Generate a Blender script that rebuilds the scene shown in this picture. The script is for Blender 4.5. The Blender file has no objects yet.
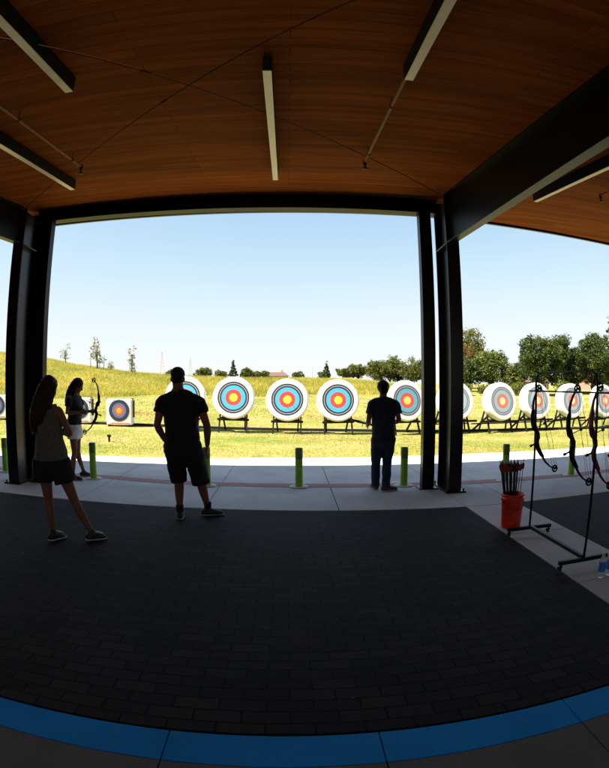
import bpy, math, random
import numpy as np
from mathutils import Vector, Matrix
R = math.radians
rng = np.random.default_rng(7)
random.seed(7)
scene = bpy.context.scene
COL = scene.collection

# ------------------------------------------------------------------ node helpers
def new_mat(name):
    m = bpy.data.materials.new(name); m.use_nodes = True
    nt = m.node_tree; b = nt.nodes['Principled BSDF']
    return m, nt, b
def nd(nt, t, **kw):
    n = nt.nodes.new(t)
    for k, v in kw.items():
        if k.startswith('i_'): n.inputs[k[2:]].default_value = v
        else: setattr(n, k, v)
    return n
def coords(nt, kind='Object', scale=(1, 1, 1)):
    tc = nd(nt, 'ShaderNodeTexCoord'); mp = nd(nt, 'ShaderNodeMapping'); mp.inputs['Scale'].default_value = scale
    nt.links.new(tc.outputs[kind], mp.inputs['Vector']); return mp.outputs['Vector']
def noise(nt, vec, scale, detail=5, rough=.6):
    n = nd(nt, 'ShaderNodeTexNoise'); n.inputs['Scale'].default_value = scale; n.inputs['Detail'].default_value = detail
    n.inputs['Roughness'].default_value = rough
    nt.links.new(vec, n.inputs['Vector']); return n.outputs['Fac']
def ramp(nt, fac, stops, interp='LINEAR'):
    r = nd(nt, 'ShaderNodeValToRGB'); cr = r.color_ramp; cr.interpolation = interp
    while len(cr.elements) < len(stops): cr.elements.new(.5)
    for e, (p, c) in zip(cr.elements, stops):
        e.position = p; e.color = (*c, 1) if len(c) == 3 else c
    nt.links.new(fac, r.inputs['Fac']); return r.outputs['Color']
def mixc(nt, a, b, fac, mode='MIX'):
    m = nd(nt, 'ShaderNodeMix', data_type='RGBA', blend_type=mode)
    for s, v in ((0, fac), (6, a), (7, b)):
        if isinstance(v, (int, float)): m.inputs[s].default_value = v
        elif isinstance(v, tuple): m.inputs[s].default_value = (*v, 1) if len(v) == 3 else v
        else: nt.links.new(v, m.inputs[s])
    return m.outputs[2]
def bump(nt, b, h, strength=.3, dist=.01):
    n = nd(nt, 'ShaderNodeBump'); n.inputs['Strength'].default_value = strength; n.inputs['Distance'].default_value = dist
    nt.links.new(h, n.inputs['Height']); nt.links.new(n.outputs['Normal'], b.inputs['Normal'])
def simple(name, c, rough=.6, metal=0, var=.18, nscale=6, bmp=.15, spec=.5):
    m, nt, b = new_mat(name)
    v = coords(nt); f = noise(nt, v, nscale)
    lo = tuple(x * (1 - var) for x in c); hi = tuple(min(1, x * (1 + var)) for x in c)
    nt.links.new(ramp(nt, f, [(.3, lo), (.7, hi)]), b.inputs['Base Color'])
    b.inputs['Roughness'].default_value = rough; b.inputs['Metallic'].default_value = metal
    b.inputs['Specular IOR Level'].default_value = spec
    if bmp: bump(nt, b, noise(nt, v, nscale * 8), bmp, .004)
    return m

# ------------------------------------------------------------------ mesh helpers
class MB:
    def __init__(s): s.v = []; s.f = []
    def box(s, x0, x1, y0, y1, z0, z1):
        n = len(s.v)
        s.v += [(x, y, z) for z in (z0, z1) for y in (y0, y1) for x in (x0, x1)]
        s.f += [tuple(n + i for i in q) for q in ((0, 2, 3, 1), (4, 5, 7, 6), (0, 1, 5, 4), (2, 6, 7, 3), (0, 4, 6, 2), (1, 3, 7, 5))]
        return s
    def prism(s, bot, top):
        n = len(s.v); k = len(bot)
        s.v += [tuple(p) for p in bot] + [tuple(p) for p in top]
        s.f.append(tuple(n + i for i in reversed(range(k)))); s.f.append(tuple(n + k + i for i in range(k)))
        for i in range(k):
            j = (i + 1) % k; s.f.append((n + i, n + j, n + k + j, n + k + i))
        return s
    def bar(s, a, b, w, h, up=(0, 0, 1)):
        a = Vector(a); b = Vector(b); t = (b - a).normalized(); u = Vector(up)
        if abs(t.dot(u)) > .98: u = Vector((0, 1, 0))
        sx = t.cross(u).normalized(); sy = sx.cross(t).normalized()
        q = [sx * i * w / 2 + sy * j * h / 2 for i, j in ((-1, -1), (1, -1), (1, 1), (-1, 1))]
        return s.prism([a + d for d in q], [b + d for d in q])
    def tube(s, pts, rad, n=10, ref=None, round_cap=False, flat=1.0):
        pts = [Vector(p) for p in pts]
        if not isinstance(rad, (list, tuple)): rad = [rad] * len(pts)
        rad = [r if isinstance(r, tuple) else (r, r * flat) for r in rad]
        if round_cap:
            d0 = (pts[0] - pts[1]).normalized(); d1 = (pts[-1] - pts[-2]).normalized()
            r0 = sum(rad[0]) / 2; r1 = sum(rad[-1]) / 2
            sc = lambda r, k: (r[0] * k, r[1] * k)
            P = [pts[0] + d0 * r0 * .97, pts[0] + d0 * r0 * .75]; Q = [sc(rad[0], .22), sc(rad[0], .66)]
            P2 = [pts[-1] + d1 * r1 * .75, pts[-1] + d1 * r1 * .97]; Q2 = [sc(rad[-1], .66), sc(rad[-1], .22)]
            pts = P + pts + P2; rad = Q + rad + Q2
        base = len(s.v); rings = []
        prev = Vector(ref) if ref else None
        for i, p in enumerate(pts):
            t = (pts[min(i + 1, len(pts) - 1)] - pts[max(i - 1, 0)])
            t = t.normalized() if t.length > 1e-9 else Vector((0, 0, 1))
            if prev is None:
                prev = Vector((1, 0, 0)) if abs(t.x) < .9 else Vector((0, 1, 0))
            a = (prev - t * prev.dot(t))
            a = a.normalized() if a.length > 1e-6 else t.orthogonal().normalized()
            if ref is None: prev = a
            b = t.cross(a)
            rings.append([p + a * math.cos(k * math.tau / n) * rad[i][0] + b * math.sin(k * math.tau / n) * rad[i][1] for k in range(n)])
        for r in rings: s.v += [tuple(q) for q in r]
        for i in range(len(rings) - 1):
            for k in range(n):
                j = (k + 1) % n
                s.f.append((base + i * n + k, base + i * n + j, base + (i + 1) * n + j, base + (i + 1) * n + k))
        s.f.append(tuple(base + k for k in reversed(range(n)))); s.f.append(tuple(base + (len(rings) - 1) * n + k for k in range(n)))
        return s
    def ell(s, c, r, n=14, m=9, rot=None):
        base = len(s.v); c = Vector(c)
        for i in range(1, m):
            th = math.pi * i / m
            for k in range(n):
                ph = math.tau * k / n
                d = Vector((r[0] * math.sin(th) * math.cos(ph), r[1] * math.sin(th) * math.sin(ph), r[2] * math.cos(th)))
                if rot: d = rot @ d
                s.v.append(tuple(c + d))
        top = Vector((0, 0, r[2])); bot = Vector((0, 0, -r[2]))
        if rot: top = rot @ top; bot = rot @ bot
        s.v += [tuple(c + top), tuple(c + bot)]; T = len(s.v) - 2
        for i in range(m - 2):
            for k in range(n):
                j = (k + 1) % n; a = base + i * n
                s.f.append((a + k, a + n + k, a + n + j, a + j))
        for k in range(n):
            j = (k + 1) % n
            s.f.append((T, base + k, base + j)); a = base + (m - 2) * n
            s.f.append((T + 1, a + j, a + k))
        return s
    def lathe(s, prof, n=32, axis='Z', c=(0, 0, 0)):
        base = len(s.v); c = Vector(c)
        for r, h in prof:
            for k in range(n):
                a = math.tau * k / n; u, v = r * math.cos(a), r * math.sin(a)
                p = (u, v, h) if axis == 'Z' else (u, h, v)
                s.v.append(tuple(c + Vector(p)))
        for i in range(len(prof) - 1):
            for k in range(n):
                j = (k + 1) % n; q = (base + i * n + k, base + i * n + j, base + (i + 1) * n + j, base + (i + 1) * n + k)
                s.f.append(q if axis == 'Z' else q[::-1])
        return s
    def build(s, name, mat, parent=None, smooth=False, bevel=0, loc=None):
        me = bpy.data.meshes.new(name); me.from_pydata(s.v, [], s.f); me.update()
        return link(name, me, mat, parent, smooth, bevel, loc)
def link(name, me, mat, parent=None, smooth=False, bevel=0, loc=None):
    o = bpy.data.objects.new(name, me); COL.objects.link(o)
    if mat: me.materials.append(mat)
    if parent: o.parent = parent
    if loc: o.location = loc
    if smooth:
        me.polygons.foreach_set('use_smooth', [True] * len(me.polygons))
    if bevel:
        b = o.modifiers.new('bevel', 'BEVEL'); b.width = bevel; b.segments = 2; b.limit_method = 'ANGLE'; b.harden_normals = False
    return o
def tag(o, label=None, cat=None, group=None, kind=None):
    if label: o['label'] = label
    if cat: o['category'] = cat
    if group: o['group'] = group
    if kind: o['kind'] = kind
    return o
def empty(name, loc=(0, 0, 0), rz=0, label=None, cat=None, group=None):
    o = bpy.data.objects.new(name, None); COL.objects.link(o); o.location = loc; o.rotation_euler = (0, 0, rz); o.empty_display_size = .2
    return tag(o, label, cat, group)
def copy_tree(o, parent=None):
    c = o.copy(); COL.objects.link(c); c.parent = parent
    for ch in list(o.children): copy_tree(ch, c)
    return c
def poly_mesh(name, verts, k, mat, parent=None):
    """verts: (N*k,3) array, one k-gon per group"""
    n = len(verts) // k
    me = bpy.data.meshes.new(name); me.vertices.add(n * k); me.vertices.foreach_set('co', verts.astype(np.float32).ravel())
    me.loops.add(n * k); me.loops.foreach_set('vertex_index', np.arange(n * k, dtype=np.int32))
    me.polygons.add(n); me.polygons.foreach_set('loop_start', np.arange(0, n * k, k, dtype=np.int32))
    me.polygons.foreach_set('loop_total', np.full(n, k, dtype=np.int32))
    me.update(calc_edges=True); me.validate()
    return link(name, me, mat, parent)

# ------------------------------------------------------------------ materials
def mat_wood():
    m, nt, b = new_mat('ceiling_boards')
    tc = nd(nt, 'ShaderNodeTexCoord').outputs['Object']
    br = nd(nt, 'ShaderNodeTexBrick'); br.offset = .37
    br.inputs['Scale'].default_value = 1; br.inputs['Brick Width'].default_value = 3.1; br.inputs['Row Height'].default_value = .135
    br.inputs['Mortar Size'].default_value = .0035; br.inputs['Mortar Smooth'].default_value = .2
    br.inputs['Color1'].default_value = (.84, .82, .80, 1); br.inputs['Color2'].default_value = (1.13, 1.11, 1.08, 1); br.inputs['Mortar'].default_value = (.42, .38, .35, 1)
    nt.links.new(tc, br.inputs['Vector'])
    mp = nd(nt, 'ShaderNodeMapping'); mp.inputs['Scale'].default_value = (.32, 5.5, 5); nt.links.new(tc, mp.inputs['Vector'])
    f = noise(nt, mp.outputs['Vector'], 2.2, 7, .65)
    base = ramp(nt, f, [(.25, (.165, .038, .005)), (.5, (.26, .064, .0085)), (.75, (.345, .096, .0135))])
    mp2 = nd(nt, 'ShaderNodeMapping'); mp2.inputs['Scale'].default_value = (.2, 1.1, 1); nt.links.new(tc, mp2.inputs['Vector'])
    big = noise(nt, mp2.outputs['Vector'], 1.2, 3, .6)
    c2 = mixc(nt, base, ramp(nt, big, [(.32, (.72, .68, .64)), (.6, (1.08, 1.06, 1.04))]), .75, 'MULTIPLY')
    col = mixc(nt, c2, br.outputs['Color'], 1.0, 'MULTIPLY')
    nt.links.new(col, b.inputs['Base Color']); b.inputs['Roughness'].default_value = .75; b.inputs['Specular IOR Level'].default_value = .03
    bump(nt, b, br.outputs['Fac'], -.35, .004)
    return m
def mat_pavers():
    m, nt, b = new_mat('dark_clay_pavers')
    tc = nd(nt, 'ShaderNodeTexCoord').outputs['Object']
    br = nd(nt, 'ShaderNodeTexBrick'); br.offset = .5
    br.inputs['Scale'].default_value = 1; br.inputs['Brick Width'].default_value = .235; br.inputs['Row Height'].default_value = .105
    br.inputs['Mortar Size'].default_value = .0068; br.inputs['Mortar Smooth'].default_value = .2; br.inputs['Bias'].default_value = -.1
    br.inputs['Color1'].default_value = (.019, .0172, .0165, 1); br.inputs['Color2'].default_value = (.036, .0325, .031, 1); br.inputs['Mortar'].default_value = (.0008, .0008, .0008, 1)
    nt.links.new(tc, br.inputs['Vector'])
    f = noise(nt, tc, 26, 6, .7)
    col = mixc(nt, br.outputs['Color'], ramp(nt, f, [(.3, (.7, .7, .72)), (.6, (1, 1, 1)), (.8, (1.35, 1.3, 1.25))]), 1, 'MULTIPLY')
    big = noise(nt, tc, 1.3, 4)
    col = mixc(nt, col, ramp(nt, big, [(.35, (.78, .78, .79)), (.7, (1.3, 1.27, 1.22))]), 1, 'MULTIPLY')
    vo = nd(nt, 'ShaderNodeTexVoronoi'); vo.inputs['Scale'].default_value = 4.2; nt.links.new(tc, vo.inputs['Vector'])
    fl = ramp(nt, vo.outputs['Distance'], [(0, (1, 1, 1)), (.022, (1, 1, 1)), (.034, (0, 0, 0))])
    flm = nd(nt, 'ShaderNodeMath', operation='MULTIPLY'); nt.links.new(fl, flm.inputs[0]); flm.inputs[1].default_value = .55
    col = mixc(nt, col, (.22, .2, .17), flm.outputs[0])
    nt.links.new(col, b.inputs['Base Color']); b.inputs['Roughness'].default_value = .8; b.inputs['Specular IOR Level'].default_value = .15
    h = nd(nt, 'ShaderNodeMath', operation='MULTIPLY_ADD'); nt.links.new(br.outputs['Fac'], h.inputs[0]); h.inputs[1].default_value = -1.6; nt.links.new(f, h.inputs[2])
    bump(nt, b, h.outputs[0], .6, .004)
    return m
def mat_concrete(name, lo, hi, sc=1.7, scuff=None):
    m, nt, b = new_mat(name)
    tc = nd(nt, 'ShaderNodeTexCoord').outputs['Object']
    f = noise(nt, tc, sc, 6, .65); g = noise(nt, tc, 60, 4, .7)
    c = ramp(nt, f, [(.3, lo), (.7, hi)])
    c = mixc(nt, c, ramp(nt, g, [(.3, (.82, .82, .82)), (.7, (1.1, 1.1, 1.1))]), .8, 'MULTIPLY')
    st = noise(nt, tc, .55, 3)
    c = mixc(nt, c, ramp(nt, st, [(.38, (.74, .73, .71)), (.55, (1, 1, 1))]), .8, 'MULTIPLY')
    if scuff:
        sn = noise(nt, tc, 7, 8, .75)
        c = mixc(nt, c, scuff, ramp(nt, sn, [(.58, (0, 0, 0)), (.72, (.55, .55, .55))]))
    nt.links.new(c, b.inputs['Base Color']); b.inputs['Roughness'].default_value = .8
    bump(nt, b, g, .25, .003)
    return m
def mat_ground():
    m, nt, b = new_mat('mown_grass')
    tc = nd(nt, 'ShaderNodeTexCoord').outputs['Object']
    mp = nd(nt, 'ShaderNodeMapping'); mp.inputs['Scale'].default_value = (.5, 1.1, 1); nt.links.new(tc, mp.inputs['Vector'])
    f = noise(nt, mp.outputs['Vector'], .55, 5, .62); g = noise(nt, tc, 9, 5, .7); k = noise(nt, tc, 2.6, 4, .6)
    c = ramp(nt, f, [(.3, (.155, .19, .03)), (.48, (.24, .232, .05)), (.66, (.35, .262, .098))])
    c = mixc(nt, c, ramp(nt, g, [(.3, (.55, .58, .5)), (.55, (1, 1, 1)), (.75, (1.28, 1.2, 1.1))]), .9, 'MULTIPLY')
    c = mixc(nt, c, ramp(nt, k, [(.35, (.78, .84, .8)), (.65, (1.12, 1.05, 1.02))]), .8, 'MULTIPLY')
    mp2 = nd(nt, 'ShaderNodeMapping'); mp2.inputs['Scale'].default_value = (1.0, .16, 1); nt.links.new(tc, mp2.inputs['Vector'])
    trk = noise(nt, mp2.outputs['Vector'], .9, 4, .65)
    c = mixc(nt, c, (.36, .26, .12), ramp(nt, trk, [(.56, (0, 0, 0)), (.70, (.6, .6, .6))]))
    nt.links.new(c, b.inputs['Base Color']); b.inputs['Roughness'].default_value = .9; b.inputs['Specular IOR Level'].default_value = .15
    bump(nt, b, g, .4, .02)
    return m
def mat_leaf(name, dark, light, trans=.25, cl=1.1):
    m, nt, b = new_mat(name)
    geo = nd(nt, 'ShaderNodeNewGeometry'); tc = nd(nt, 'ShaderNodeTexCoord').outputs['Object']
    f = noise(nt, tc, cl, 3, .6)
    c = ramp(nt, f, [(.34, dark), (.66, light)])
    c = mixc(nt, c, ramp(nt, geo.outputs['Random Per Island'], [(0, (.65, .68, .6)), (.5, (1, 1, 1)), (1, (1.35, 1.28, 1.15))]), 1, 'MULTIPLY')
    nt.links.new(c, b.inputs['Base Color']); b.inputs['Roughness'].default_value = .6; b.inputs['Specular IOR Level'].default_value = .25
    tr = nd(nt, 'ShaderNodeBsdfTranslucent'); nt.links.new(mixc(nt, c, (1.0, 1.0, .45), 1, 'MULTIPLY'), tr.inputs['Color'])
    mx = nd(nt, 'ShaderNodeMixShader'); mx.inputs[0].default_value = trans
    nt.links.new(b.outputs[0], mx.inputs[1]); nt.links.new(tr.outputs[0], mx.inputs[2])
    nt.links.new(mx.outputs[0], nt.nodes['Material Output'].inputs['Surface'])
    return m
def mat_rings(name, cols, white):
    """concentric archery rings; local X/Z plane, unit radius 0.62 m"""
    m, nt, b = new_mat(name)
    tc = nd(nt, 'ShaderNodeTexCoord').outputs['Object']
    sp = nd(nt, 'ShaderNodeSeparateXYZ'); nt.links.new(tc, sp.inputs[0])
    cb = nd(nt, 'ShaderNodeCombineXYZ'); nt.links.new(sp.outputs[0], cb.inputs[0]); nt.links.new(sp.outputs[2], cb.inputs[1])
    ln = nd(nt, 'ShaderNodeVectorMath', operation='LENGTH'); nt.links.new(cb.outputs[0], ln.inputs[0])
    gold, red, blue, black = cols; thin = tuple(x * .45 for x in gold); lr = tuple(x * .6 for x in red); lb = tuple(x * .6 for x in blue)
    st = [(0, gold), (.061, thin), (.063, gold), (.126, red), (.188, lr), (.191, red), (.252, blue), (.313, lb), (.317, blue), (.378, black), (.437, white), (.442, black), (.502, white), (.56, tuple(x * .75 for x in white)), (.563, white)]
    c = ramp(nt, ln.outputs['Value'], st, 'CONSTANT')
    f = noise(nt, tc, 22, 5, .7)
    c = mixc(nt, c, ramp(nt, f, [(.3, (.86, .86, .86)), (.6, (1, 1, 1))]), .8, 'MULTIPLY')
    vo = nd(nt, 'ShaderNodeTexVoronoi'); vo.inputs['Scale'].default_value = 26; nt.links.new(tc, vo.inputs['Vector'])
    hole = ramp(nt, vo.outputs['Distance'], [(0, (1, 1, 1)), (.10, (1, 1, 1)), (.14, (0, 0, 0))])
    near = ramp(nt, ln.outputs['Value'], [(.08, (.8, .8, .8)), (.34, (0, 0, 0))])
    hm = nd(nt, 'ShaderNodeMath', operation='MULTIPLY'); nt.links.new(hole, hm.inputs[0]); nt.links.new(near, hm.inputs[1])
    c = mixc(nt, c, (.05, .035, .03), hm.outputs[0])
    nt.links.new(c, b.inputs['Base Color']); b.inputs['Roughness'].default_value = .75
    return m

WOOD = mat_wood()
PAVER = mat_pavers()
CONC = mat_concrete('sidewalk_concrete', (.58, .57, .545), (.70, .69, .665))
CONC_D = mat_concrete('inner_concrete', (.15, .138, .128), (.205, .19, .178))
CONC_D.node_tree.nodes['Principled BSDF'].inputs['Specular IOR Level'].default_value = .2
BLUE = mat_concrete('blue_paint', (.012, .31, .80), (.016, .36, .88), 3, (.22, .30, .36))
BLUE.node_tree.nodes['Principled BSDF'].inputs['Specular IOR Level'].default_value = .15
RED_P = mat_concrete('worn_red_line', (.40, .17, .15), (.50, .28, .26), 5)
GROUND = mat_ground()
STEEL = simple('black_steel', (.004, .004, .005), .3, 0, .25, 3, .04, .3)
GIRD = simple('black_girder', (.003, .003, .003), .33, 0, .25, 3, .04, .12)
BLACKM = simple('black_metal', (.007, .007, .0075), .5, 0, .2, 5, .05, .2)
RIM = simple('galvanised_base', (.5, .48, .4), .6)
LIME = simple('lime_paint', (.22, .44, .014), .42, 0, .15, 8, .05)
RUBBER = simple('black_cap', (.012, .014, .010), .6)
DGREEN = simple('shaded_green', (.085, .18, .011), .45)  # bollard green with the shade of the upper post put in
LENS = simple('light_lens', (.96, .80, .55), .28, 0, .03, 9, 0, .8)
PIPE = simple('pipe_brown', (.17, .055, .015), .6, 0, .12, 9, .05, .15)
ROD = simple('rod_steel', (.085, .026, .007), .7, spec=.1)
WALLM = simple('dark_wall', (.03, .022, .018), .8)
ROOFM = simple('roof_metal', (.12, .12, .13), .5)
FOAM = simple('white_foam', (.80, .79, .77), .85, 0, .06, 14, .25)
FOAM_P = simple('weathered_foam', (.74, .72, .70), .85, 0, .1, 14, .25)
RINGS = mat_rings('ring_face', ((.85, .60, .03), (.62, .045, .035), (.05, .36, .56), (.018, .02, .03)), (.82, .82, .80))
RINGS_F = mat_rings('faded_ring_face', ((.80, .66, .36), (.62, .17, .13), (.33, .43, .48), (.17, .19, .23)), (.80, .79, .78))
RINGS_M = mat_rings('worn_ring_face', ((.82, .62, .12), (.62, .08, .07), (.10, .38, .50), (.10, .09, .12)), (.82, .81, .80))
STANDM = simple('stand_timber', (.008, .007, .006), .7, 0, .3, 8, spec=.2)
SOIL = simple('dark_timber', (.009, .008, .005), .9, 0, .4, 5, .5)
BARK = simple('bark', (.07, .05, .035), .9, 0, .35, 7, .6)
BRICKR = simple('house_brick', (.36, .19, .14), .85)
BRICKT = simple('house_tan', (.36, .27, .20), .85)
TILE = simple('roof_tile', (.13, .065, .05), .8)
TILE_G = simple('roof_shingle', (.12, .10, .09), .85)
GLASSD = simple('window_dark', (.03, .035, .04), .15)
MAST = simple('mast_paint', (.62, .45, .42), .6)
MASTG = simple('mast_grey', (.5, .5, .52), .6)
BUCKET = simple('red_plastic', (.78, .035, .012), .38, 0, .08, 6, .03)
CARBON = simple('arrow_shaft', (.014, .014, .017), .35)
FLETCH_R = simple('fletch_red', (.42, .03, .025), .55)
FLETCH_K = simple('fletch_dark', (.05, .02, .025), .55)
NOCK = simple('nock_white', (.45, .42, .40), .5)
BOWK = simple('bow_black', (.008, .007, .008), .5, 0, .2, 12, .05, .2)
BOWR = simple('bow_maroon', (.17, .02, .02), .4, 0, .2, 12, .05)
STRING = simple('bowstring', (.03, .03, .032), .6)
SKIN = simple('tan_skin', (.21, .085, .05), .6, 0, .1, 9, .1, .2)
SKIN_D = simple('deep_tan_skin', (.19, .075, .045), .6, 0, .1, 9, .1, .2)  # skin tone of the two men, slightly darker than the women's
HAIR = simple('dark_hair', (.010, .006, .005), .6, 0, .5, 30, .5, .15)
HAIR_B = simple('brown_hair', (.026, .010, .006), .6, 0, .5, 30, .5, .15)
CLOTHK = simple('black_cloth', (.006, .006, .0065), .9, 0, .3, 9, .3)
NAVY = simple('navy_cloth', (.012, .015, .035), .9, 0, .3, 9, .3)
DENIM = simple('dark_denim', (.014, .02, .045), .9, 0, .3, 14, .35)
TANK = simple('grey_olive_cloth', (.095, .088, .07), .9, 0, .25, 40, .4)
WHITEC = simple('white_cotton', (.72, .70, .68), .9, 0, .06, 12, .3)
SHOEK = simple('black_shoe', (.016, .014, .014), .6)
SHOEB = simple('brown_shoe', (.06, .025, .018), .6)
SOLE = simple('shoe_sole', (.42, .40, .38), .7)
EYE = simple('eye', (.03, .02, .015), .2)
LIP = simple('lip', (.28, .09, .08), .5)
WATER_L = simple('bottle_label', (.02, .16, .55), .4, 0, .1, 20, 0)
CAPB = simple('bottle_cap', (.02, .04, .25), .4)
STRAP = simple('black_strap', (.02, .02, .022), .7)
PINK = simple('pink_print', (.55, .16, .32), .7)
def mat_clear():
    m, nt, b = new_mat('clear_plastic')
    b.inputs['Base Color'].default_value = (.9, .95, 1, 1); b.inputs['Roughness'].default_value = .08
    b.inputs['Transmission Weight'].default_value = .85; b.inputs['IOR'].default_value = 1.2
    nt.links.new(ramp(nt, noise(nt, coords(nt), 30), [(.3, (.8, .87, .93)), (.7, (.95, .98, 1))]), b.inputs['Base Color'])
    return m
CLEAR = mat_clear()
L_DARK = mat_leaf('leaf_dark', (.022, .040, .009), (.078, .10, .018), .25)
L_MID = mat_leaf('leaf_mid', (.05, .07, .014), (.14, .16, .03), .28)
L_OLIVE = mat_leaf('leaf_olive', (.075, .085, .018), (.165, .165, .035), .28)
L_LIME = mat_leaf('leaf_lime', (.10, .12, .02), (.20, .20, .035), .3)
L_RUST = mat_leaf('leaf_rust', (.13, .075, .02), (.21, .125, .035), .25)
L_PALE = mat_leaf('leaf_pale', (.20, .20, .10), (.32, .31, .17), .4)
L_TALL = mat_leaf('tall_grass_blade', (.245, .245, .04), (.48, .40, .09), .42, .14)
L_LAWN = mat_leaf('lawn_blade', (.17, .185, .032), (.36, .275, .08), .3, .35)

# ------------------------------------------------------------------ terrain
def itp(x, xs, ys): return np.interp(x, xs, ys)
def ridge(x): return itp(x, [-60, -38.6, -30.4, -23.2, -16.6, -10.4, 1.5, 6.4, 17, 27, 45], [6.7, 5.7, 4.6, 3.4, 2.6, 2.25, 2.1, 1.9, 1.35, 1.0, .8])
def midz(x): return itp(x, [-40, -24.4, -14.7, -4.3, 4.3, 16.9, 30], [.75, .6, .5, .85, .76, .48, .5])
def lawnz(x): return .05 - .021 * np.clip(x, -16, 13)
def gz(x, y):
    x = np.asarray(x, float); y = np.asarray(y, float)
    L = lawnz(x); M = midz(x); Rg = ridge(x); B = np.where(x < 12, 2.7, np.maximum(1.2, 2.7 - .12 * (x - 12)))
    B = np.minimum(np.maximum(B, 1.2), 2.7)
    z = np.where(y < 11, -.05, 0)
    t = np.clip((y - 11) / 5, 0, 1); z = np.where(y >= 11, L * t, z)
    t = np.clip((y - 16) / 22, 0, 1); z = np.where(y > 16, L + (M - L) * t, z)
    t = np.clip((y - 38) / 22, 0, 1); t = t * t * (3 - 2 * t) * .5 + t * .5; z = np.where(y > 38, M + (Rg - M) * t, z)
    t = np.clip((y - 60) / 35, 0, 1); z = np.where(y > 60, Rg + (B - Rg) * t, z)
    u = np.sin(x * .9 + y * .37) * .03 + np.sin(x * .31 - y * .23 + 1.3) * .05
    return z + np.where(y > 12, u * np.clip((y - 12) / 20, 0, 1), 0)
def G(x, y): return float(gz(x, y))

xs = np.concatenate([[-900, -500, -300, -180, -120, -90], np.arange(-70, 71, 1.0), [90, 120, 180, 300, 500, 900]])
ys = np.concatenate([[-60, -20, -5, 4, 10.7, 10.98, 11.0], np.arange(11.5, 40, .75), np.arange(40, 75, 1.0), [80, 88, 96, 110, 130, 160, 220, 320, 500, 900, 1600]])
X, Y = np.meshgrid(xs, ys); Z = gz(X, Y)
nx, ny = len(xs), len(ys)
me = bpy.data.meshes.new('ground')
fc = [(j * nx + i, j * nx + i + 1, (j + 1) * nx + i + 1, (j + 1) * nx + i) for j in range(ny - 1) for i in range(nx - 1)]
me.from_pydata(np.stack([X, Y, Z], -1).reshape(-1, 3).tolist(), [], fc); me.update()
tag(link('ground', me, GROUND, smooth=True), kind='structure')

# ------------------------------------------------------------------ pavement
def slab(mb, q, g=.006, z0=-.045, z1=0.0):
    c = sum((Vector(p) for p in q), Vector((0, 0))) / len(q)
    out = []
    for p in q:
        d = Vector(p) - c; out.append(c + Vector((d.x - math.copysign(g, d.x), d.y - math.copysign(g, d.y))))
    mb.prism([(p.x, p.y, z0) for p in out], [(p.x, p.y, z1) for p in out])
def front(x): return 6.33 - .052 * (x if x < 2.3 else 2.3 - .6 * (x - 2.3))   # near edge of the sidewalk
pv = MB()
jx = [-14, -11.6, -9.9, -8.2, -6.4, -4.75, -2.95, -1.08, .65, 2.32, 3.08, 4.9, 6.6, 8.4, 10.2, 12]
for a, b in zip(jx[:-1], jx[1:]):
    yo = 10.8 if b < -.9 else 11.06
    slab(pv, [(a, front(a)), (b, front(b)), (b + .03, yo), (a + .03, yo)])
for x0, x1 in ((-5.35, -4.62), (2.32, 3.08), (9.3, 10.05)):                       # strips between the paver fields
    e = 6.33 - .052 * x0
    yy = [1.91, 3.35, 4.85, min(front(x0), front(x1)) - .002]
    for a, b in zip(yy[:-1], yy[1:]): slab(pv, [(x0, a), (x1, a), (x1, b), (x0, b)])
tag(pv.build('pavement', CONC, bevel=.004), kind='structure')
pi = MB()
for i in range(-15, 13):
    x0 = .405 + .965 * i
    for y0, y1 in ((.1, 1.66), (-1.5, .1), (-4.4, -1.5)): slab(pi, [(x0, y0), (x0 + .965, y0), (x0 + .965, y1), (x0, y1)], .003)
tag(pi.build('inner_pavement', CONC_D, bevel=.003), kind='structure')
bl = MB()
for i in range(-15, 13):
    x0 = .405 + .965 * i; slab(bl, [(x0, 1.66), (x0 + .965, 1.66), (x0 + .965, 1.895), (x0, 1.895)], .003)
tag(bl.build('blue_painted_band', BLUE, bevel=.003), kind='structure')
pf = MB()
for x0, x1 in ((-14, -5.36), (-4.61, 2.31), (3.09, 9.29), (10.06, 12)):
    q = [(x0, 1.915), (x1, 1.915), (x1, front(x1) - .012), (x0, front(x0) - .012)]
    pf.prism([(a, b, -.04) for a, b in q], [(a, b, -.003) for a, b in q])
tag(pf.build('brick_paving', PAVER), kind='structure')
rl = MB()
red = [(-14, 8.62), (-5.5, 8.45), (-3.1, 8.3), (-1.9, 8.07), (.2, 7.93), (1.8, 7.83), (3.1, 7.78), (4.9, 7.80), (12, 8.1)]
for a, b in zip(red[:-1], red[1:]):
    w = .14
    rl.v += [(a[0], a[1] - w, .004), (b[0], b[1] - w, .004), (b[0], b[1] + w, .004), (a[0], a[1] + w, .004)]
    n = len(rl.v); rl.f.append((n - 4, n - 3, n - 2, n - 1))
tag(rl.build('red_shooting_line', RED_P), kind='structure')

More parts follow.
